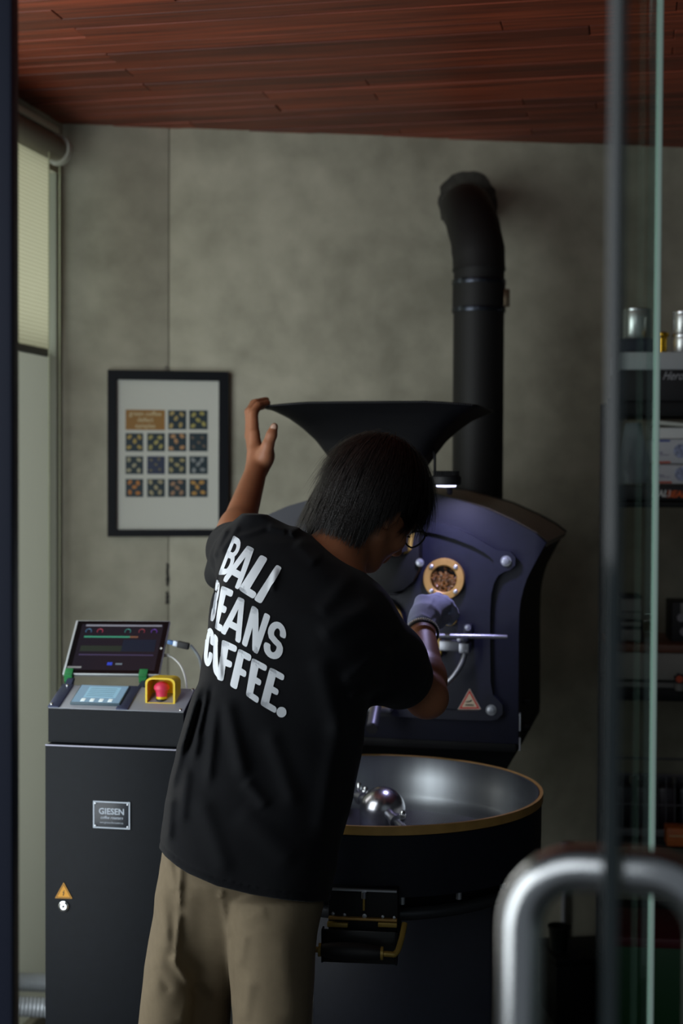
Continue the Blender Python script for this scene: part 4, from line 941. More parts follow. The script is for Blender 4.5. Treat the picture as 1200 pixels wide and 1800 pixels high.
# third level: cups and grinder
M_cer = mat('grey white ceramic', srgb(135, 135, 130), .5)
o, w_, h_, d_ = sbox('coffee_scale', 'small pale appliance with a dark lid, on the wooden board', 'appliance', 1090, 1128, 1052, 1090, .06, .10, M_cer, body='appliance_body', bev=.004)
bm = B(); box(bm, -w_/2, w_/2, -d_/2, d_/2, h_, h_+.010, .003); obj('dark_lid', bm, MAT['rubber'], o)
bm = B(); box(bm, -w_/2+.001, w_/2-.001, -d_/2-.001, -d_/2+.002, h_*.35, h_*.40); obj('seam', bm, MAT['rubber'], o)
o2_, w2_, h2_, d2_ = sbox('knock_box', 'black box with a rounded pale front, under the small pale appliance', 'box', 1078, 1130, 1090.5, 1132, .05, .12, MAT['rubber'], body='shell', bev=.004)
bm = B(); box(bm, -w2_/2+.018, w2_/2-.006, -d2_/2-.004, -d2_/2+.004, .008, h2_*.62, .0035); box(bm, -w2_/2+.018, w2_/2-.006, -d2_/2-.003, -d2_/2+.004, h2_*.76, h2_*.95, .002); obj('pale_front', bm, M_cer, o2_)
o, w_, h_, d_ = sbox('coffee_grinder', 'black grinder with round pale dials, at the right edge of the wooden board', 'grinder', 1180, 1290, 1058, 1132, .08, .14, MAT['rubber'], body='grinder_body', bev=.004)
for dx, dz, r_ in ((.027, .62, .012), (.036, .28, .012)):
    bm = B(); lathe(bm, [(0, .006), (r_*.5, .006), (r_*.55, .004), (r_, .004), (r_, 0), (0, 0)], 24, at(-w_/2+dx, -d_/2, h_*dz)); obj('dial', bm, mat('pale dial', srgb(150, 150, 155), .4), o)
bm = B(); box(bm, -w_/2+.025, w_/2-.02, -d_/2-.004, -d_/2+.004, h_*.7, h_*.98, .001); obj('pale_panel', bm, M_cer, o)
# flower-shaped badge item on a cup before the drawer
o, w_, h_, d_ = sthing('paper_cup', 'small white cup topped by a black wheel with orange centre', 'cup', 1181, 1201, 1197, 1210, -.06, .05)[0:1]+(0, 0, 0)
o.location = SF.world(*(S2(1190, 1209, .01)[0], .02, zof(1210)));
bm = B()
o.location.z = zof(1210)
lathe(bm, [(0, 0), (.012, 0), (.0135, .020), (.012, .020), (0, .002)], 20, Matrix.Translation((0, -.05, 0)) ); cupo = obj('cup_wall', bm, M_cer, o)
bm = B(); lathe(bm, [(.0, 0), (.010, 0), (.010, .006), (0, .006)], 14, at(0, -.05, .032)); obj('orange_centre', bm, M_or, o)
bm = B()
for k in range(7):
    a = 2*math.pi*k/7; lathe(bm, [(0, 0), (.006, 0), (.006, .004), (0, .004)], 8, at(.011*math.cos(a), -.049, .032+.011*math.sin(a)))
obj('black_wheel', bm, MAT['rubber'], o)
# fourth level: wire basket with dark packets
wb = thing('wire_basket', 'dull grey wire basket holding dark packets on the lower shelf', 'basket', loc=SF.world((sxl+S2(1300, 1400)[0])/2, .15, zof(1472)), rotz=SF.a)
bw = (S2(1300, 1400)[0]-sxl)-.01; bh = zof(1366)-zof(1472)
M_wire = mat('dull wire', srgb(110, 110, 114), .4, .6)
bm = B()
for z_ in (bh, bh*.5, .004):
    for y_ in (-.12, .12): tube(bm, [(-bw/2, y_, z_), (bw/2, y_, z_)], .0035 if z_ == bh else .002, 8)
    for x_ in (-bw/2, bw/2): tube(bm, [(x_, -.12, z_), (x_, .12, z_)], .0035 if z_ == bh else .002, 8)
for k in range(15):
    x_ = -bw/2+bw*k/14; tube(bm, [(x_, -.12, bh), (x_, -.12, .0)], .0018, 6)
obj('wire_frame', bm, M_wire, wb)
for k in range(5):
    x_ = -bw/2+.03+k*.062; z0_ = zof(1472)+.004
    pk = thing('coffee_packet', ['dark packet at the left end of the wire basket', 'second dark packet from the left in the wire basket', 'third dark packet from the left in the wire basket', 'fourth dark packet from the left in the wire basket', 'fifth dark packet from the left in the wire basket'][k], 'packet', loc=SF.world(SF.loc(wb.location).x+x_, .15, z0_), rotz=SF.a, group='dark packets in the wire basket')
    bm = B(); box(bm, -.027, .027, -.08, .08, 0, bh*.72, .008); obj('packet_body', bm, mat('dark film %d' % k, srgb(30+6*(k % 3), 30, 34+3*k), .35), pk)
    bm = B(); box(bm, -.024, .024, -.003, .003, bh*.72-.002, bh*.86, .001); obj('packet_seal', bm, mat('film seal %d' % k, srgb(60, 58, 64), .35), pk)
o, w_, h_, d_ = sbox('orange_box', 'small orange box lying on the lower shelf lip', 'box', 1172, 1215, 1456, 1489, -.075, .065, mat('orange card', srgb(190, 100, 40), .5, noise=.15, nscale=40))
o.location.z = zof(1470)+.0 if False else o.location.z
bm = B(); box(bm, -w_/2+.006, w_/2, -d_/2-.001, -d_/2+.001, h_*.55, h_*.62); obj('pale_line', bm, mat('pale ink', srgb(200, 170, 120), .5), o, smooth=False)
bm = B(); box(bm, -w_/2, w_/2, d_/2-.004, d_/2, h_*.1, h_*.9); obj('rear_flap', bm, M_or, o)
# green crate
o, w_, h_ = sthing('green_crate', 'dark green crate with a dull red rim under the rack', 'crate', 1074, 1300, 1640, 1800, .0, .26)
xg0 = S2(1076, 1700, -.06)[0]
o.location = SF.world(xg0+.26, .12, 0)
zg = zof(1648, -.06)
bm = B(); box(bm, -.26, .26, -.18, .10, 0, zg-.02, .004); obj('crate_body', bm, mat('dark green plastic', srgb(26, 84, 44), .5), o)
bm = B(); box(bm, -.262, .262, -.182, .102, zg-.03, zg-.002, .004); obj('crate_rim', bm, mat('dull red rim', srgb(92, 24, 34), .5), o)
# bin on a black box near the wall
bx_ = P(984, 1684, 4.30)
bb = thing('black_chest', 'low black chest beside the rack, against the wall', 'chest', loc=(P(1000, 1740, 4.32).x+.02, 4.36, 0), rotz=WF.a)
zcb = P(984, 1686, 4.25).z
bm = B(); box(bm, -.085, .12, -.10, .10, 0.0, zcb-.02, .004); obj('chest_body', bm, MAT['black'], bb)
bm = B(); box(bm, -.09, .125, -.105, .105, zcb-.022, zcb, .004); obj('chest_lid', bm, MAT['black'], bb)
bn = thing('waste_bin', 'small dark bin standing on the black chest', 'bin', loc=(P(984, 1684, 4.30).x, 4.33, zcb))
hb_ = P(984, 1632, 4.30).z-zcb
bm = B(); lathe(bm, [(0, 0), (.026, 0), (.033, hb_), (.031, hb_), (.025, .003), (0, .003)], 28); obj('bin_wall', bm, mat('glossy dark bin', srgb(36, 40, 38), .25), bn)
bm = B(); lathe(bm, [(.032, hb_-.006), (.0355, hb_-.004), (.0355, hb_), (.032, hb_)], 28); obj('bin_rim', bm, MAT['rubber'], bn)
cp = thing('wall_conduit', 'thin white conduit on the wall above the small bin', 'pipe', loc=(0, 0, 0)); xx, z1 = WF.hit(991, 1480, -.01); _, z0 = WF.hit(989, 1640, -.01)
cp.location = WF.world(xx, -.010, 0)
bm = B(); tube(bm, [(0, 0, z0-.05), (0, 0, z1)], .0085, 12); obj('conduit_tube', bm, mat('off white conduit', srgb(150, 150, 155), .5), cp)
bm = B(); box(bm, -.012, .012, -.011, .009, z1-.012, z1, .001); obj('conduit_clip', bm, MAT['zinc'], cp)
# ------------------------------------------------------------------ signed-distance modelling for the figure
class Grid:
    def __init__(s, lo, hi, h):
        s.lo = np.array(lo, np.float32); s.h = h
        s.n = np.ceil((np.array(hi)-np.array(lo))/h).astype(int)+1
        s.F = np.full(s.n, 9.0, np.float32)
    def region(s, lo, hi):
        a = np.maximum(np.floor((np.array(lo)-s.lo)/s.h).astype(int), 0); b = np.minimum(np.ceil((np.array(hi)-s.lo)/s.h).astype(int)+1, s.n)
        if np.any(b <= a): return None, None
        ax = [s.lo[i]+s.h*np.arange(a[i], b[i], dtype=np.float32) for i in range(3)]
        X, Y, Z = np.meshgrid(*ax, indexing='ij')
        return (slice(a[0], b[0]), slice(a[1], b[1]), slice(a[2], b[2])), (X, Y, Z)
    def add(s, lo, hi, fn, k=0.01, op='u'):
        pad = 3*k+3*s.h; sl, C = s.region(np.array(lo)-pad, np.array(hi)+pad)
        if sl is None: return
        d = fn(*C); f = s.F[sl]
        if op == 'u':
            hh = np.clip(.5+.5*(f-d)/k, 0, 1); s.F[sl] = f*(1-hh)+d*hh - k*hh*(1-hh)
        else:
            d = -d; hh = np.clip(.5-.5*(f-d)/k, 0, 1); s.F[sl] = f*(1-hh)+d*hh + k*hh*(1-hh)
    def cone(s, a, b, ra, rb, k=.01, op='u', flat=None):
        """tapered capsule; flat=(axis, factor) squeezes the section along axis"""
        a = np.array(a, np.float32); b = np.array(b, np.float32); ba = b-a; L2 = float(ba @ ba)
        def fn(X, Y, Z):
            px, py, pz = X-a[0], Y-a[1], Z-a[2]
            t = np.clip((px*ba[0]+py*ba[1]+pz*ba[2])/L2, 0, 1)
            qx, qy, qz = px-t*ba[0], py-t*ba[1], pz-t*ba[2]
            r = ra+(rb-ra)*t
            if flat is not None:
                n = np.array(flat[0], np.float32); n = n/np.linalg.norm(n); dn = qx*n[0]+qy*n[1]+qz*n[2]
                m = (1/flat[1]-1)*dn; qx, qy, qz = qx+m*n[0], qy+m*n[1], qz+m*n[2]
                return (np.sqrt(qx*qx+qy*qy+qz*qz)-r)*flat[1]**.5
            return np.sqrt(qx*qx+qy*qy+qz*qz)-r
        rm = max(ra, rb); s.add(np.minimum(a, b)-rm, np.maximum(a, b)+rm, fn, k, op)
    def ell(s, c, rad, Rm=None, k=.01, op='u'):
        c = np.array(c, np.float32); rad = np.array(rad, np.float32); Rm = np.eye(3, dtype=np.float32) if Rm is None else np.array(Rm, np.float32)
        def fn(X, Y, Z):
            px, py, pz = X-c[0], Y-c[1], Z-c[2]
            q = [px*Rm[0, i]+py*Rm[1, i]+pz*Rm[2, i] for i in range(3)]
            k0 = np.sqrt(sum((q[i]/rad[i])**2 for i in range(3))); k1 = np.sqrt(sum((q[i]/rad[i]**2)**2 for i in range(3)))+1e-6
            return k0*(k0-1)/k1
        rm = float(rad.max()); s.add(c-rm, c+rm, fn, k, op)
    def mesh(s, name):
        F = s.F; nx, ny, nz = F.shape; I = F < 0
        c = I[:-1, :-1, :-1].astype(np.uint8)
        tot = sum(I[i:nx-1+i, j:ny-1+j, k:nz-1+k].astype(np.uint8) for i in (0, 1) for j in (0, 1) for k in (0, 1))
        act = (tot > 0) & (tot < 8); idx = np.argwhere(act)
        offs = [(i, j, k) for i in (0, 1) for j in (0, 1) for k in (0, 1)]
        V = np.stack([F[idx[:, 0]+o[0], idx[:, 1]+o[1], idx[:, 2]+o[2]] for o in offs], 1)
        acc = np.zeros((len(idx), 3), np.float64); cnt = np.zeros(len(idx))
        for a in range(8):
            for b in range(a+1, 8):
                oa, ob = np.array(offs[a]), np.array(offs[b])
                if np.abs(oa-ob).sum() != 1: continue
                va, vb = V[:, a], V[:, b]; cr = (va < 0) != (vb < 0)
                t = np.where(cr, va/np.where(cr, va-vb, 1), 0)
                acc += np.where(cr[:, None], oa+(ob-oa)*t[:, None], 0); cnt += cr
        pos = (idx+acc/cnt[:, None])*s.h+s.lo
        vid = np.full(act.shape, -1, np.int64); vid[tuple(idx.T)] = np.arange(len(idx))
        quads = []
        for ax in range(3):
            u, v = (ax+1) % 3, (ax+2) % 3
            A = np.take(I, range(0, I.shape[ax]-1), ax); Bq = np.take(I, range(1, I.shape[ax]), ax)
            e = np.argwhere(A != Bq); e = e[(e[:, u] > 0) & (e[:, v] > 0) & (e[:, u] < F.shape[u]-1) & (e[:, v] < F.shape[v]-1)]
            ins = A[tuple(e.T)]
            def cell(du, dv): q = e.copy(); q[:, u] += du; q[:, v] += dv; return vid[tuple(q.T)]
            Q = np.stack([cell(-1, -1), cell(0, -1), cell(0, 0), cell(-1, 0)], 1); Q[~ins] = Q[~ins][:, ::-1]; quads.append(Q)
        Q = np.concatenate(quads); Q = Q[(Q >= 0).all(1)]
        me = bpy.data.meshes.new(name); me.vertices.add(len(pos)); me.vertices.foreach_set('co', pos.astype(np.float32).ravel())
        me.loops.add(len(Q)*4); me.loops.foreach_set('vertex_index', Q.ravel().astype(np.int32))
        me.polygons.add(len(Q)); me.polygons.foreach_set('loop_start', np.arange(0, len(Q)*4, 4, dtype=np.int32)); me.polygons.foreach_set('loop_total', np.full(len(Q), 4, np.int32))
        me.update(calc_edges=True); me.validate()
        me.polygons.foreach_set('use_smooth', [True]*len(me.polygons)); return me
def sobj(name, me, m, parent, **kw):
    o = bpy.data.objects.new(name, me); COL.objects.link(o); me.materials.append(m); o.parent = parent
    for k, v in kw.items(): o[k] = v
    return o
_cr, _cu, _cf = [np.array(v, np.float32) for v in (CR, CU, _f)]
def project(X, Y, Z):
    zz = Z-1.65; d = X*_cf[0]+Y*_cf[1]+zz*_cf[2]
    return 600+FPX*(X*_cr[0]+Y*_cr[1]+zz*_cr[2])/d, 900-FPX*(X*_cu[0]+Y*_cu[1]+zz*_cu[2])/d
def loft(table, ex=2.4):
    """body of stacked oval sections: rows (height line, left, right, depth centre, half depth), given along sight lines at their real distance"""
    T = np.array(table, np.float32); ys = T[:, 0]
    def fn(X, Y, Z):
        px, py = project(X, Y, Z); sh_ = px.shape; pyf = py.ravel()
        L, R_, Yc, hd = [np.interp(pyf, ys, T[:, i]).reshape(sh_).astype(np.float32) for i in range(1, 5)]
        cx = (L+R_)/2; hw = np.maximum((R_-L)/2, 1)
        q = (np.abs((px-cx)/hw)**ex+np.abs((Y-Yc)/hd)**ex)**(1/ex)
        d = (q-1)*np.minimum(hw*Y/FPX, hd)
        out = np.maximum(ys[0]-py, py-ys[-1])*Y/FPX
        return np.maximum(d, out).astype(np.float32)
    return fn
def ridges(lines, side=None):
    """soft creases; each (x0,y0,x1,y1,width,height) swells (or dents) the cloth along a line"""
    def fn(px, py):
        s = np.zeros_like(px)
        for x0, y0, x1, y1, w_, h_ in lines:
            dx, dy = x1-x0, y1-y0; L2 = dx*dx+dy*dy; t = np.clip(((px-x0)*dx+(py-y0)*dy)/L2, 0, 1)
            d2 = (px-x0-t*dx)**2+(py-y0-t*dy)**2; s += h_*1.0*np.exp(-d2/(w_*w_))*np.clip(np.minimum(t, 1-t)*6+.15, 0, 1)
        return s
    return fn
def fine_noise(X, Y, Z, sc, amp):
    return amp*(np.sin(X*sc+1.3*np.sin(Z*sc*.7))*np.sin(Z*sc*.8+1.1*np.sin(Y*sc*.9))+.5*np.sin(Y*sc*1.7+X*sc*1.3+Z*sc*1.1))

man = thing('person', 'person in a loose black T-shirt and khaki trousers leaning to the roaster, seen from behind', 'person', loc=Vector((P(430, 1500, 2.58).x, 2.58, 0)))
MO = Vector(man.location)
Minv_man = Matrix.Translation(-MO)

def skin_mat():
    m = mat('warm brown skin', srgb(158, 104, 74), .48, 0, .45, noise=.06, nscale=30, bump=.12, bscale=500)
    b = m.node_tree.nodes['Principled BSDF']; b.inputs['Subsurface Weight'].default_value = .12; b.inputs['Subsurface Radius'].default_value = (.01, .004, .002); b.inputs['Subsurface Scale'].default_value = .5
    return m
M_SKIN = skin_mat()
# head frame
yaw = R(48); f0 = np.array([math.sin(yaw), math.cos(yaw), 0.]); zz = np.array([0, 0, 1.]); pit = R(38)
hf = f0*math.cos(pit)-zz*math.sin(pit); hu = f0*math.sin(pit)+zz*math.cos(pit); hr = np.cross(hf, hu)      # forward, up, person's right
rollh = R(8); hu2 = hu*math.cos(rollh)+hr*math.sin(rollh); hr = hr*math.cos(rollh)-hu*math.sin(rollh); hu = hu2
HR = np.stack([hr, hf, hu], 1)       # columns: local x right, y forward, z up
HC = np.array(P(655, 888, 2.75))
hp_ = lambda x, y, z: HC+hr*x+hf*y+hu*z

lo = np.array([-.60, 2.2, -.01]); hi = np.array([.32, 3.42, 1.87])
g = Grid(lo, hi, .0042)
pt = lambda px, py, Y: np.array(P(px, py, Y))
LSH, LEL, LWR = pt(432, 985, 2.66), pt(404, 968, 2.93), pt(452, 822, 3.17)
RSH, REL, RWR = pt(622, 1100, 2.57), pt(750, 1226, 2.72), pt(741, 1108, 2.94)
NB, NT = pt(583, 990, 2.66), pt(628, 915, 2.745)
CH, WA, PE = pt(540, 1080, 2.62), pt(475, 1320, 2.57), pt(430, 1520, 2.55)
# trunk
g.cone(PE, WA, .125, .105, .03, flat=((0, 1, 0), .72)); g.cone(WA, CH, .105, .125, .03, flat=((0, 1, 0), .75))
g.cone(CH, NB, .10, .05, .03); g.cone(LSH, NB, .045, .042, .03); g.cone(RSH, NB, .048, .042, .03)
g.cone(NB, NT, .056, .052, .02)
# legs
HLp, HRp = pt(338, 1600, 2.63), pt(485, 1610, 2.53); KL, KR = pt(296, 1930, 2.665), pt(482, 1935, 2.50)
AL, AR = np.array([KL[0]-.02, KL[1]-.02, .10]), np.array([KR[0]+.01, KR[1]-.03, .10])
for h_, k_, a_ in ((HLp, KL, AL), (HRp, KR, AR)):
    g.cone(h_, k_, .066, .050, .03); g.cone(k_, a_, .049, .036, .02)
    g.cone(a_-np.array([0, .03, .05]), a_+np.array([.02, .13, -.065]), .034, .028, .02)
# arms
g.cone(LSH, LEL, .047, .040, .02); g.cone(LEL, (LEL+(LWR-LEL)*.25), .040, .039, .015); g.cone(LEL+(LWR-LEL)*.2, LWR, .0375, .0235, .015)
g.cone(RSH, REL, .048, .039, .02); g.cone(REL, REL+(RWR-REL)*.3, .0385, .040, .015); g.cone(REL+(RWR-REL)*.25, RWR, .0395, .0265, .015)
# head: skull, face, jaw
g.ell(hp_(0, -.010, .022), (.074, .094, .088), HR, .02)
g.ell(hp_(0, .028, -.030), (.061, .066, .085), HR, .02)
g.ell(hp_(0, .055, -.090), (.028, .026, .022), HR, .02)
for s in (1, -1):
    g.cone(hp_(s*.052, .010, -.060), hp_(s*.018, .062, -.092), .018, .014, .02)
    g.ell(hp_(s*.036, .068, -.030), (.020, .018, .018), HR, .015)         # cheekbone
    g.ell(hp_(s*.031, .086, .004), (.016, .010, .011), HR, .006, 'sub')   # eye socket
    g.ell(hp_(s*.031, .076, .004), (.0125, .0125, .0125), HR, .003)       # eyeball/lid
    g.cone(hp_(s*.015, .090, .022), hp_(s*.045, .080, .022), .006, .005, .01)   # brow
    g.ell(hp_(s*.0745, -.004, -.012), (.008, .019, .030), HR, .004)       # ear
    g.ell(hp_(s*.082, .000, -.008), (.006, .010, .016), HR, .003, 'sub')
    g.ell(hp_(s*.075, -.002, -.036), (.006, .009, .010), HR, .004)
    g.ell(hp_(s*.0085, .104, -.034), (.008, .009, .007), HR, .005)        # nostril wing
g.cone(hp_(0, .090, .010), hp_(0, .110, -.030), .008, .011, .010)
g.cone(hp_(-.018, .088, -.058), hp_(.018, .088, -.058), .006, .006, .006); g.cone(hp_(-.014, .087, -.068), hp_(.014, .087, -.068), .0065, .0065, .006)
g.cone(hp_(-.022, .096, -.0625), hp_(.022, .096, -.0625), .002, .002, .002, 'sub')
# left hand on the hopper edge (seen from the thumb side)
def finger(G, J, r, k=.004):
    for i in range(len(J)-1): G.cone(J[i], J[i+1], r[i], r[i+1], k)
MC = [pt(447, 762, 3.205), pt(444, 759, 3.228), pt(441, 760, 3.250), pt(439, 766, 3.268)]
g.cone(LWR, pt(452, 800, 3.185), .024, .022, .012)
for i, c in enumerate(MC): g.cone(pt(451, 808, 3.18+.008*i), c, .0165, .0115, .012)
FG = [[MC[0], pt(446, 727, 3.243), pt(454, 713, 3.262), pt(470, 708, 3.285)],
      [MC[1], pt(441, 722, 3.262), pt(450, 708, 3.285), pt(468, 703, 3.310)],
      [MC[2], pt(437, 724, 3.283), pt(446, 709, 3.305), pt(464, 705, 3.330)],
      [MC[3], pt(438, 732, 3.300), pt(447, 718, 3.320), pt(470, 712, 3.340)]]
for J in FG: finger(g, J, [.0115, .0095, .0088, .0076])
g.ell(pt(468, 801, 3.165), (.019, .024, .026), None, .014)            # thumb mound
finger(g, [pt(463, 806, 3.165), pt(471, 782, 3.150), pt(477, 765, 3.150), pt(482, 750, 3.155)], [.018, .0125, .0112, .0088], .008)
# right hand: closed around the trier rod (inside the glove)
RK = [pt(752, 1056, 3.045), pt(764, 1055, 3.062), pt(776, 1058, 3.075), pt(786, 1064, 3.085)]
g.cone(RWR, pt(748, 1088, 2.985), .0255, .024, .012)
for c in RK: g.cone(pt(750, 1084, 2.99), c, .018, .008, .010)
def fist(G, rs, k):
    F = [[RK[0], pt(770, 1050, 3.085), pt(782, 1062, 3.105), pt(776, 1076, 3.085)],
         [RK[1], pt(781, 1055, 3.092), pt(792, 1067, 3.102), pt(785, 1081, 3.085)],
         [RK[2], pt(789, 1062, 3.090), pt(797, 1074, 3.095), pt(790, 1087, 3.078)],
         [RK[3], pt(794, 1071, 3.085), pt(799, 1081, 3.085), pt(790, 1092, 3.070)]]
    for J in F: finger(G, J, rs, k)
    finger(G, [pt(756, 1098, 3.00), pt(770, 1094, 3.035), pt(783, 1088, 3.060)], [rs[0]+.004, rs[1]+.002, rs[2]+.001], .008)
fist(g, [.0080, .0075, .0070, .0062], .003)
body = g.mesh('body'); body.transform(Minv_man); sobj('body', body, M_SKIN, man)
# thumb nail
bm = B(); nc = pt(480.5, 751.5, 3.1455)
lathe(bm, [(0, .0016), (.55, .0014), (.9, .0005), (1, 0)], 16, Matrix.Translation(Vector(nc)-MO) @ Matrix.Rotation(R(90), 4, 'X') @ Matrix.Rotation(R(-18), 4, 'Z') @ Matrix.Diagonal((.0062, .0086, 1, 1)))
obj('thumb_nail', bm, mat('pale nail', srgb(196, 160, 140), .35), man)
# eyes
for s in (1, -1):
    bm = B(); bmesh.ops.create_uvsphere(bm, u_segments=14, v_segments=10, radius=.0122, matrix=Matrix.Translation(Vector(hp_(s*.031, .0772, .004))-MO)); obj('eye', bm, mat('eye white', srgb(225, 220, 214), .2), man)

# ---------------- T-shirt
shl = [(905, 425, 470, 2.63, .040), (922, 408, 505, 2.64, .060), (935, 396, 532, 2.65, .080), (955, 388, 562, 2.645, .100), (985, 382, 598, 2.635, .118), (1010, 378, 632, 2.63, .128), (1040, 373, 662, 2.62, .134), (1080, 367, 684, 2.60, .138),
       (1120, 362, 690, 2.59, .138), (1160, 356, 680, 2.58, .136), (1200, 349, 662, 2.575, .134), (1230, 340, 647, 2.57, .132), (1300, 320, 640, 2.565, .130), (1350, 305, 630, 2.56, .130), (1400, 293, 621, 2.555, .131), (1450, 284, 608, 2.55, .133), (1490, 279, 598, 2.548, .134), (1530, 279, 590, 2.545, .135), (1600, 280, 578, 2.54, .136)]
sl_ = loft(shl, 2.75)
folds = ridges([
    (528, 925, 508, 938, 9, .007), (505, 934, 470, 925, 7, .004), (520, 950, 560, 990, 12, .004), (400, 925, 372, 985, 6, .004), (420, 922, 386, 975, 5, .003), (470, 928, 400, 950, 5, .0028), (388, 1000, 378, 1090, 6, -.005),
    (352, 1205, 312, 1330, 8, .006), (366, 1215, 338, 1340, 8, .006), (380, 1230, 365, 1380, 9, .005), (345, 1230, 300, 1390, 7, .004), (395, 1225, 430, 1370, 14, .006), (430, 1370, 470, 1420, 12, .004), (330, 1345, 318, 1450, 10, .004), (302, 1400, 296, 1480, 8, .004),
    (470, 1280, 520, 1420, 16, .004), (560, 1150, 600, 1300, 20, .004), (600, 1250, 560, 1480, 18, .004), (420, 1420, 520, 1520, 22, .003), (350, 1400, 400, 1540, 16, .003),
    (373, 1205, 352, 1300, 5, -.004), (357, 1225, 330, 1320, 4, -.004), (660, 1060, 560, 1120, 16, .004), (690, 1140, 600, 1200, 12, .005), (680, 1200, 610, 1230, 10, .004), (620, 1010, 560, 1080, 14, .003), (700, 1110, 640, 1190, 9, -.004),
    (485, 1000, 478, 1040, 5, .003), (386, 1065, 376, 1170, 4, -.003), (381, 1100, 388, 1200, 4, .003)])
XH = [275, 279, 290, 310, 330, 380, 440, 500, 545, 590]; YH = [1484, 1490, 1505, 1522, 1535, 1557, 1572, 1582, 1586, 1583]
g = Grid((-.42, 2.25, .78), (.25, 3.10, 1.66), .0032)
def shirtfn(X, Y, Z):
    d = sl_(X, Y, Z); return d
g.add((-.42, 2.25, .78), (.25, 3.10, 1.66), shirtfn, .012)
g.cone(pt(446, 975, 2.66), pt(411, 967, 2.90), .066, .058, .022)      # left sleeve, reaching away
g.cone(pt(392, 985, 2.72), pt(386, 1010, 2.80), .022, .030, .03)
g.cone(pt(618, 1108, 2.58), pt(680, 1168, 2.63), .085, .074, .03); g.cone(pt(680, 1168, 2.63), pt(702, 1188, 2.66), .072, .062, .02)
g.cone(pt(540, 1000, 2.66), pt(615, 1078, 2.60), .058, .070, .03)
sl, C = g.region(g.lo, g.lo+g.h*g.n); X, Y, Z = C
px, py = project(X, Y, Z)
front = np.clip((2.72-Y)/.10, 0, 1)
g.F -= 1.6*folds(px, py)*front
g.F -= fine_noise(X, Y, Z, 38, .0011)
# hem cut and stitched hem line
yh = np.interp(px.ravel(), XH, YH).reshape(px.shape); cut = (py-yh)*Y/FPX
g.F = np.maximum(g.F, cut.astype(np.float32))
g.F += .0018*np.exp(-((yh-14-py)/2.0)**2)
del X, Y, Z, px, py, yh, cut, C
# neck opening with ribbed collar, sleeve openings
g.cone(NB+(NB-NT)*.0, NT+(NT-NB)*.8, .0635, .060, .004, 'sub')
ld = (LWR-LEL)/np.linalg.norm(LWR-LEL); g.cone(LEL+ld*.02, LWR, .052, .05, .004, 'sub')
rd = (REL-RSH)/np.linalg.norm(REL-RSH)
g.cone(REL-rd*.030, REL+rd*.03, .050, .05, .004, 'sub'); g.cone(REL, RWR, .047, .05, .004, 'sub')
M_TEE = mat('black cotton jersey', srgb(13, 14, 18), .85, 0, .15, noise=.08, nscale=90, bump=.25, bscale=1400, sheen=.06)
shirt = g.mesh('t_shirt'); 
bvh = BVHTree.FromPolygons([v.co.copy() for v in shirt.vertices], [p.vertices[:] for p in shirt.polygons])
shirt.transform(Minv_man); so = sobj('t_shirt', shirt, M_TEE, man)

# printed lettering: heavy strokes laid onto the cloth
def stroke_letter(ch):
    a = []
    def arc(cx, cy, rx, ry, t0, t1, n=10): return [(cx+rx*math.cos(R(lerp(t0, t1, i/n))), cy+ry*math.sin(R(lerp(t0, t1, i/n)))) for i in range(n+1)]
    if ch == 'B': a = [[(0, 0), (0, 1)], [(0, 1), (.45, 1)] + arc(.5, .765, .5, .235, 80, -80) + [(0, .53)], [(0, .53), (.45, .53)] + arc(.52, .265, .48, .265, 80, -80) + [(0, 0)]]
    if ch == 'A': a = [[(0, 0), (.42, 1)], [(.42, 1), (.58, 1)], [(.58, 1), (1, 0)], [(.2, .27), (.8, .27)]]
    if ch == 'L': a = [[(0, 1), (0, 0)], [(0, 0), (1, 0)]]
    if ch == 'I': a = [[(.5, 0), (.5, .35), (.5, .7), (.5, 1)]]
    if ch == 'E': a = [[(0, 0), (0, 1)], [(0, 1), (1, 1)], [(0, .51), (.75, .51)], [(0, 0), (1, 0)]]
    if ch == 'F': a = [[(0, 0), (0, 1)], [(0, 1), (1, 1)], [(0, .48), (.8, .48)]]
    if ch == 'N': a = [[(0, 0), (0, 1)], [(0, 1), (.1, 1), (.9, 0), (1, 0)], [(1, 0), (1, 1)]]
    if ch == 'S': a = [arc(.5, .74, .5, .26, 10, 200, 12) + [(.15, .56), (.5, .48), (.85, .42)] + arc(.5, .26, .5, .26, 20, -170, 12)]
    if ch == 'C': a = [arc(.5, .72, .5, .28, 0, 180, 12) + [(0, .5)] + arc(.5, .28, .5, .28, 180, 360, 12)]
    if ch == '(': a = [arc(.9, .5, .9, .5, 95, 265, 16)]
    return a
ZC = lambda x, y: (340+x/5.145, 920+y/5.143)
GL = [('B', (362, 112), (450, 160), (322, 470), (228, 462), .16, .08), ('A', (428, 172), (612, 262), (407, 602), (270, 520), .125, .08), ('L', (608, 284), (735, 352), (545, 690), (408, 600), .26, .085), ('I', (752, 374), (800, 402), (612, 732), (545, 692), .46, .07),
      ('B', (212, 505), (252, 540), (192, 895), (156, 880), .26, .085), ('E', (258, 562), (368, 612), (252, 984), (194, 950), .24, .08), ('A', (352, 640), (520, 715), (422, 1088), (248, 988), .13, .08), ('N', (530, 742), (698, 836), (580, 1186), (437, 1094), .16, .08), ('S', (705, 858), (855, 935), (785, 1260), (612, 1180), .17, .085),
      ('C', (128, 924), (200, 975), (162, 1314), (90, 1268), .22, .085), ('(', (186, 985), (226, 1030), (246, 1430), (172, 1330), .40, .07), ('F', (262, 1048), (400, 1112), (330, 1450), (216, 1410), .24, .085), ('F', (410, 1130), (528, 1192), (455, 1545), (330, 1470), .25, .085), ('E', (530, 1214), (670, 1286), (582, 1630), (474, 1556), .25, .08), ('E', (692, 1298), (826, 1370), (742, 1720), (602, 1638), .24, .08)]
bm = B()
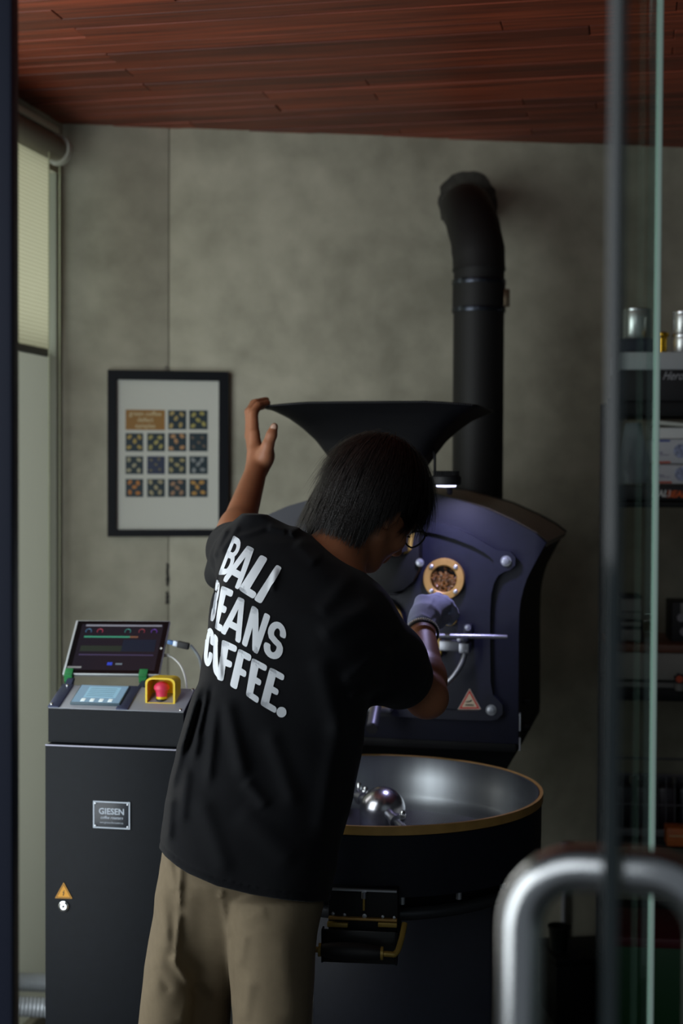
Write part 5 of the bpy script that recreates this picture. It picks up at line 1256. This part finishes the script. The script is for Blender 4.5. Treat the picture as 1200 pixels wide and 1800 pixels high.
def drop(x, y):
    d = (P(x, y, 3.0)-EYE).normalized(); loc, nrm, _, _ = bvh.ray_cast(EYE, d)
    if loc is None: return None
    if nrm.dot(d) > 0: nrm = -nrm
    return loc+nrm*.0012-MO
def add_ribbon(pts, wx, wy, quad):
    """pts in the unit cell; half widths wx, wy are in cell units"""
    TL, TR_, BR_, BL_ = quad
    def tomap(x, y):
        top = (lerp(TL[0], TR_[0], x), lerp(TL[1], TR_[1], x)); bot = (lerp(BL_[0], BR_[0], x), lerp(BL_[1], BR_[1], x))
        return ZC(lerp(bot[0], top[0], y), lerp(bot[1], top[1], y))
    # inset so that stroke edges meet the cell
    ins = lambda p: (wx+p[0]*(1-2*wx), wy+p[1]*(1-2*wy))
    pts = [ins(p) for p in pts]; dense = [pts[0]]
    for a, b in zip(pts[:-1], pts[1:]):
        n = max(1, int(max(abs(b[0]-a[0])*8, abs(b[1]-a[1])*22)))
        dense += [(lerp(a[0], b[0], i/n), lerp(a[1], b[1], i/n)) for i in range(1, n+1)]
    prev = None
    for i, p in enumerate(dense):
        q0, q1 = dense[max(i-1, 0)], dense[min(i+1, len(dense)-1)]
        tx_, ty_ = (q1[0]-q0[0])/wx, (q1[1]-q0[1])/wy; l = math.hypot(tx_, ty_) or 1; nx_, ny_ = -ty_/l*wx, tx_/l*wy
        row = []
        for k in range(-3, 4):
            c = tomap(p[0]+nx_*k/3, p[1]+ny_*k/3); q = drop(*c); row.append(bm.verts.new(q) if q is not None else None)
        if prev:
            for k in range(6):
                f = (prev[k], prev[k+1], row[k+1], row[k])
                if None not in f and max((a.co-b.co).length for a in f for b in f) < .03: bm.faces.new(f)
        prev = row
    for p in (dense[0], dense[-1]):
        disc(tomap, p, wx, wy)
def disc(tomap, p, wx, wy, rr=(0, .5, 1.0), n=14, sq_=True):
    rings = []
    for r_ in rr[1:]:
        ring = []
        for k in range(n):
            a = 2*math.pi*k/n; cx_s, cy_s = (math.cos(a), math.sin(a))
            if sq_: e = .62; cx_s = abs(cx_s)**e*(1 if cx_s > 0 else -1); cy_s = abs(cy_s)**e*(1 if cy_s > 0 else -1)
            q = drop(*tomap(p[0]+wx*r_*cx_s, p[1]+wy*r_*cy_s)); ring.append(bm.verts.new(q) if q is not None else None)
        rings.append(ring)
    c = drop(*tomap(*p)); c = bm.verts.new(c) if c is not None else None
    for k in range(n):
        f = (c, rings[0][k], rings[0][(k+1) % n])
        if None not in f: bm.faces.new(f)
        f = (rings[0][k], rings[1][k], rings[1][(k+1) % n], rings[0][(k+1) % n])
        if None not in f and max((a.co-b.co).length for a in f for b in f) < .03: bm.faces.new(f)
for ch, TL, TR_, BR_, BL_, wx, wy in GL:
    for st in stroke_letter(ch):
        if ch == 'I': wx = .499
        add_ribbon(st, wx, wy, (TL, TR_, BR_, BL_))
disc(lambda x, y: ZC(x, y), (795, 1706), 45, 48, (0, .5, 1), 24, False)
M_PRINT = mat('white rubber print', srgb(222, 226, 232), .6)
me = bpy.data.meshes.new('shirt_lettering'); bm.normal_update(); bm.to_mesh(me); bm.free(); me.polygons.foreach_set('use_smooth', [True]*len(me.polygons)); sobj('back_lettering', me, M_PRINT, so)
so.children[0].matrix_parent_inverse = Matrix.Identity(4)

# ---------------- trousers
g = Grid((-.46, 2.28, .05), (.12, 2.86, 1.08), .0042)
hipT = loft([(1400, 312, 560, 2.555, .095), (1470, 296, 574, 2.555, .105), (1500, 289, 577, 2.555, .112), (1560, 284, 572, 2.56, .112), (1600, 290, 560, 2.575, .105), (1650, 300, 520, 2.59, .095), (1700, 290, 430, 2.62, .085), (1760, 280, 408, 2.65, .075), (1800, 270, 404, 2.655, .07), (1950, 262, 392, 2.66, .07), (2100, 250, 375, 2.65, .068), (2300, 246, 352, 2.63, .06)], 2.3)
legL = loft([(1480, 300, 400, 2.58, .08), (1520, 285, 385, 2.58, .095), (1560, 277, 372, 2.585, .10), (1605, 271, 362, 2.59, .10), (1650, 262, 356, 2.595, .10), (1700, 253, 350, 2.60, .098), (1750, 248, 345, 2.605, .095), (1800, 243, 340, 2.61, .092), (1950, 236, 340, 2.62, .088), (2100, 230, 345, 2.61, .082), (2300, 226, 345, 2.60, .080)], 2.2)
legR = loft([(1572, 400, 566, 2.53, .085), (1590, 393, 570, 2.52, .098), (1640, 398, 558, 2.515, .10), (1680, 402, 553, 2.515, .098), (1750, 408, 550, 2.515, .096), (1800, 409, 548, 2.515, .094), (1950, 418, 545, 2.50, .09), (2100, 425, 545, 2.48, .084), (2330, 428, 540, 2.47, .08)], 2.2)
for fn, k in ((hipT, .01), (legL, .018), (legR, .008)): g.add(g.lo, g.lo+g.h*g.n, fn, k)
sl, C = g.region(g.lo, g.lo+g.h*g.n); X, Y, Z = C; px, py = project(X, Y, Z)
tf = ridges([(290, 1490, 312, 1570, 7, .008), (318, 1515, 315, 1600, 5, .009), (315, 1600, 308, 1700, 6, .008), (280, 1560, 300, 1680, 12, .008), (300, 1680, 334, 1732, 6, .008), 
             (330, 1560, 350, 1690, 22, .006),  (392, 1565, 386, 1580, 5, .008), (390, 1580, 402, 1650, 5, .006), (402, 1650, 410, 1780, 5, .006), (430, 1640, 420, 1700, 9, .005), (440, 1720, 425, 1800, 12, .006), (470, 1600, 420, 1620, 12, .004),
             (290, 1620, 270, 1760, 12, .004), (340, 1740, 318, 1800, 12, .006), (300, 1745, 270, 1700, 8, -.004), (500, 1640, 520, 1800, 22, .004), (335, 1735, 370, 1760, 12, -.009), (262, 1600, 250, 1690, 9, -.004)])
g.F -= .6*tf(px, py)*np.clip((2.62-Y)/.06, 0, 1)
g.F -= fine_noise(X, Y, Z, 30, .0009)
g.F = np.maximum(g.F, .085-Z)
del X, Y, Z, px, py, C
M_KHAKI = mat('khaki cotton twill', srgb(112, 99, 79), .85, 0, .25, noise=.05, nscale=60, bump=.25, bscale=1300)
tro = g.mesh('trousers'); tro.transform(Minv_man); sobj('trousers', tro, M_KHAKI, man)
# shoes
for a_ in (AL, AR):
    g = Grid(np.array([a_[0]-.09, a_[1]-.16, -.002]), np.array([a_[0]+.12, a_[1]+.26, .14]), .005)
    g.cone(a_+np.array([-.002, -.045, -.055]), a_+np.array([.02, .14, -.066]), .047, .040, .03); g.cone(a_+np.array([0, 0, -.03]), a_+np.array([0, 0, .02]), .048, .05, .03)
    sl, C = g.region(g.lo, g.lo+g.h*g.n); g.F = np.maximum(g.F, .001-C[2])
    sm = g.mesh('shoe'); sm.transform(Minv_man); sobj('shoe', sm, mat('dark shoe leather', srgb(30, 28, 28), .5), man)

# ---------------- glove
g = Grid(pt(700, 1130, 2.88)-np.array([.03, 0, .02]), pt(812, 1030, 3.16)+np.array([.03, 0, .02]), .0026)
wd_ = (RWR-REL)/np.linalg.norm(RWR-REL)
g.cone(RWR+wd_*.008, pt(746, 1086, 2.985), .0305, .0315, .012)
for c in RK: g.cone(pt(750, 1084, 2.99), c, .0235, .0122, .010)
g.cone(pt(738, 1092, 2.975), pt(741, 1058, 3.03), .022, .016, .014)
fist(g, [.0128, .0112, .0102, .0094], .0025)
sl, C = g.region(g.lo, g.lo+g.h*g.n); X, Y, Z = C; px, py = project(X, Y, Z)
g.F -= ridges([(728, 1083, 748, 1090, 2.2, .0022), (738, 1078, 756, 1088, 2.2, .0022), (732, 1090, 745, 1093, 2.0, .002), (762, 1050, 752, 1070, 3, .0015), (756, 1092, 770, 1080, 2.5, -.0015)])(px, py)
cw_ = ((X-RWR[0])*wd_[0]+(Y-RWR[1])*wd_[1]+(Z-RWR[2])*wd_[2])-.0035
g.F = np.maximum(g.F, -cw_.astype(np.float32)); del X, Y, Z, C, px, py
gm = g.mesh('glove'); gm.transform(Minv_man); sobj('work_glove', gm, mat('blue grey knitted glove', srgb(128, 136, 166), .8, bump=.3, bscale=1500, sheen=.2), man)
# beaded bracelet
bz = Vector(wd_); bxv = bz.orthogonal().normalized(); byv = bz.cross(bxv)
bm = B(); nb = 46; cen = Vector(RWR)-bz*.011-MO; rb_ = .0335
tube(bm, [cen+(bxv*math.cos(2*math.pi*k/40)+byv*math.sin(2*math.pi*k/40))*(rb_-.0008)-bz*.0045 for k in range(40)], .0026, 8, closed=True)
brc = obj('bracelet', bm, MAT['rubber'], man)
bm = B()
for k in range(nb):
    a = 2*math.pi*k/nb; c = cen+(bxv*math.cos(a)+byv*math.sin(a))*(rb_+.0012)+bz*.0012
    lathe(bm, [(0, -.0021), (.0021, -.0012), (.0021, .0012), (0, .0021)], 6, Matrix.Translation(c) @ bz.to_track_quat('Z', 'X').to_matrix().to_4x4())
obj('silver_beads', bm, mat('silver bead', srgb(225, 225, 215), .4, .15), brc)

# ---------------- hair
g = Grid(HC-.17, HC+.17, .004)
g.ell(hp_(0, -.012, .030), (.084, .102, .096), HR, .01)
g.ell(hp_(0, -.052, -.036), (.068, .058, .080), HR, .03)
g.ell(hp_(0, .100, -.050), (.085, .070, .072), HR, .012, 'sub')
for s in (1, -1): g.ell(hp_(s*.030, -.048, -.062), (.046, .036, .062), HR, .02)
for s in (1, -1): g.ell(hp_(s*.085, .026, -.050), (.040, .040, .052), HR, .012, 'sub')
capm = g.mesh('hair_cap'); hb_bvh = BVHTree.FromPolygons([v.co.copy() for v in capm.vertices], [p.vertices[:] for p in capm.polygons]); capm.transform(Minv_man)
M_HAIR = mat('black hair', srgb(24, 21, 20), .42, 0, .5, noise=.5, nscale=140, bump=.6, bscale=260)
hair = sobj('hair', capm, M_HAIR, man)
vs = []; fs = []
crown = np.array([-.01, -.045, .10])
def hair_strands(n, len0, len1, wdt, lift):
    rg = np.random.default_rng(5)
    for i in range(n):
        th = rg.uniform(0, 2*math.pi); u = rg.uniform(-.85, 1); cph = math.sqrt(max(0, 1-u*u))
        q = np.array([math.cos(th)*cph*.086, -.012+math.sin(th)*cph*.104, .030+u*.096])
        if q[1] > .045 and q[2] < .045: continue
        if q[2] < -.012 and q[1] > -.03: continue
        if abs(q[0]) > .05 and q[1] > .0 and q[2] < .0: continue
        L = rg.uniform(len0, len1); n_s = 8; p = q.copy(); step = L/n_s
        d = (q-crown); d[2] -= .03+.05*rg.random(); d = d/np.linalg.norm(d); d += rg.normal(0, .10, 3)
        off = lift*rg.random(); path = []
        for k in range(n_s+1):
            nrm = (p-np.array([0, -.012, .03]))/np.array([.083, .100, .094])**2; e = np.sqrt((((p-np.array([0, -.012, .03]))/np.array([.083, .100, .094]))**2).sum()); nn = nrm/np.linalg.norm(nrm)
            if e < 1.04+off: p = p+nn*(1.04+off-e)*.088
            wl_, wn_, _, _ = hb_bvh.find_nearest(Vector(hp_(*p)))
            gap = (Vector(hp_(*p))-wl_).dot(wn_)
            if gap < .0012+off*.02:
                q_w = np.array(wl_+wn_*(.0012+off*.02))-HC; p = HR.T @ q_w; nn = HR.T @ np.array(wn_); e = 1.0
            path.append(p.copy())
            d = d+np.array([0, 0, -.22])*(k/n_s)+rg.normal(0, .03, 3)
            gl = HR.T @ np.array([0, 0, -1.0]); d = d+gl*.07
            if e < 1.15: d = d-nn*max(0, d@nn)*.9
            d = d/np.linalg.norm(d); p = p+d*step
        cutk = n_s
        for k, a in enumerate(path):
            yy = a[1]; zm = -.132 if yy < -.07 else (-.150 if yy < -.035 else (lerp(-.140, -.005, (yy+.035)/.025) if yy < -.01 else (.012 if yy < .035 else (-.022 if yy < .055 else .018))))
            if abs(a[0]) < .035 and yy < 0: zm = -.134
            if a[2] < zm-.012*math.sin(i*1.7) and k > 0: cutk = k; break
        if cutk < 2: continue
        path = path[:cutk+1]; n_k = len(path)-1
        W = [hp_(*a) for a in path]; b0_ = len(vs)
        side = np.cross(W[2]-W[0], (W[0]-HC)); side = side/(np.linalg.norm(side)+1e-9)
        for k, a in enumerate(W):
            ww = wdt*(1-.85*(k/n_k)**1.5)*rg.uniform(.8, 1.1); vs.append(a-side*ww-np.array(MO)); vs.append(a+side*ww-np.array(MO))
            if k: m_ = b0_+2*k; fs.append((m_-2, m_-1, m_+1, m_))
hair_strands(14000, .05, .11, .0008, .14)
hair_strands(2500, .07, .125, .0006, .20)
me = bpy.data.meshes.new('hair_strands'); me.from_pydata([tuple(map(float, v)) for v in vs], [], fs); me.update(); me.polygons.foreach_set('use_smooth', [True]*len(me.polygons)); sobj('hair_strands', me, M_HAIR, hair)
# spectacles
bm = B()
for s in (1, -1):
    tube(bm, [Vector(hp_(s*.082, -.01, .004))-MO, Vector(hp_(s*.079, .045, .012))-MO, Vector(hp_(s*.066, .100, .012))-MO], .0019, 8)
    tube(bm, [Vector(hp_(s*.038+.026*math.cos(a), .106-.006*abs(math.cos(a)), .002+.019*math.sin(a)))-MO for a in [2*math.pi*k/24 for k in range(24)]], .0018, 8, closed=True)
tube(bm, [Vector(hp_(-.012, .108, .006))-MO, Vector(hp_(.012, .108, .006))-MO], .0018, 8)
obj('spectacles', bm, MAT['rubber'], man)
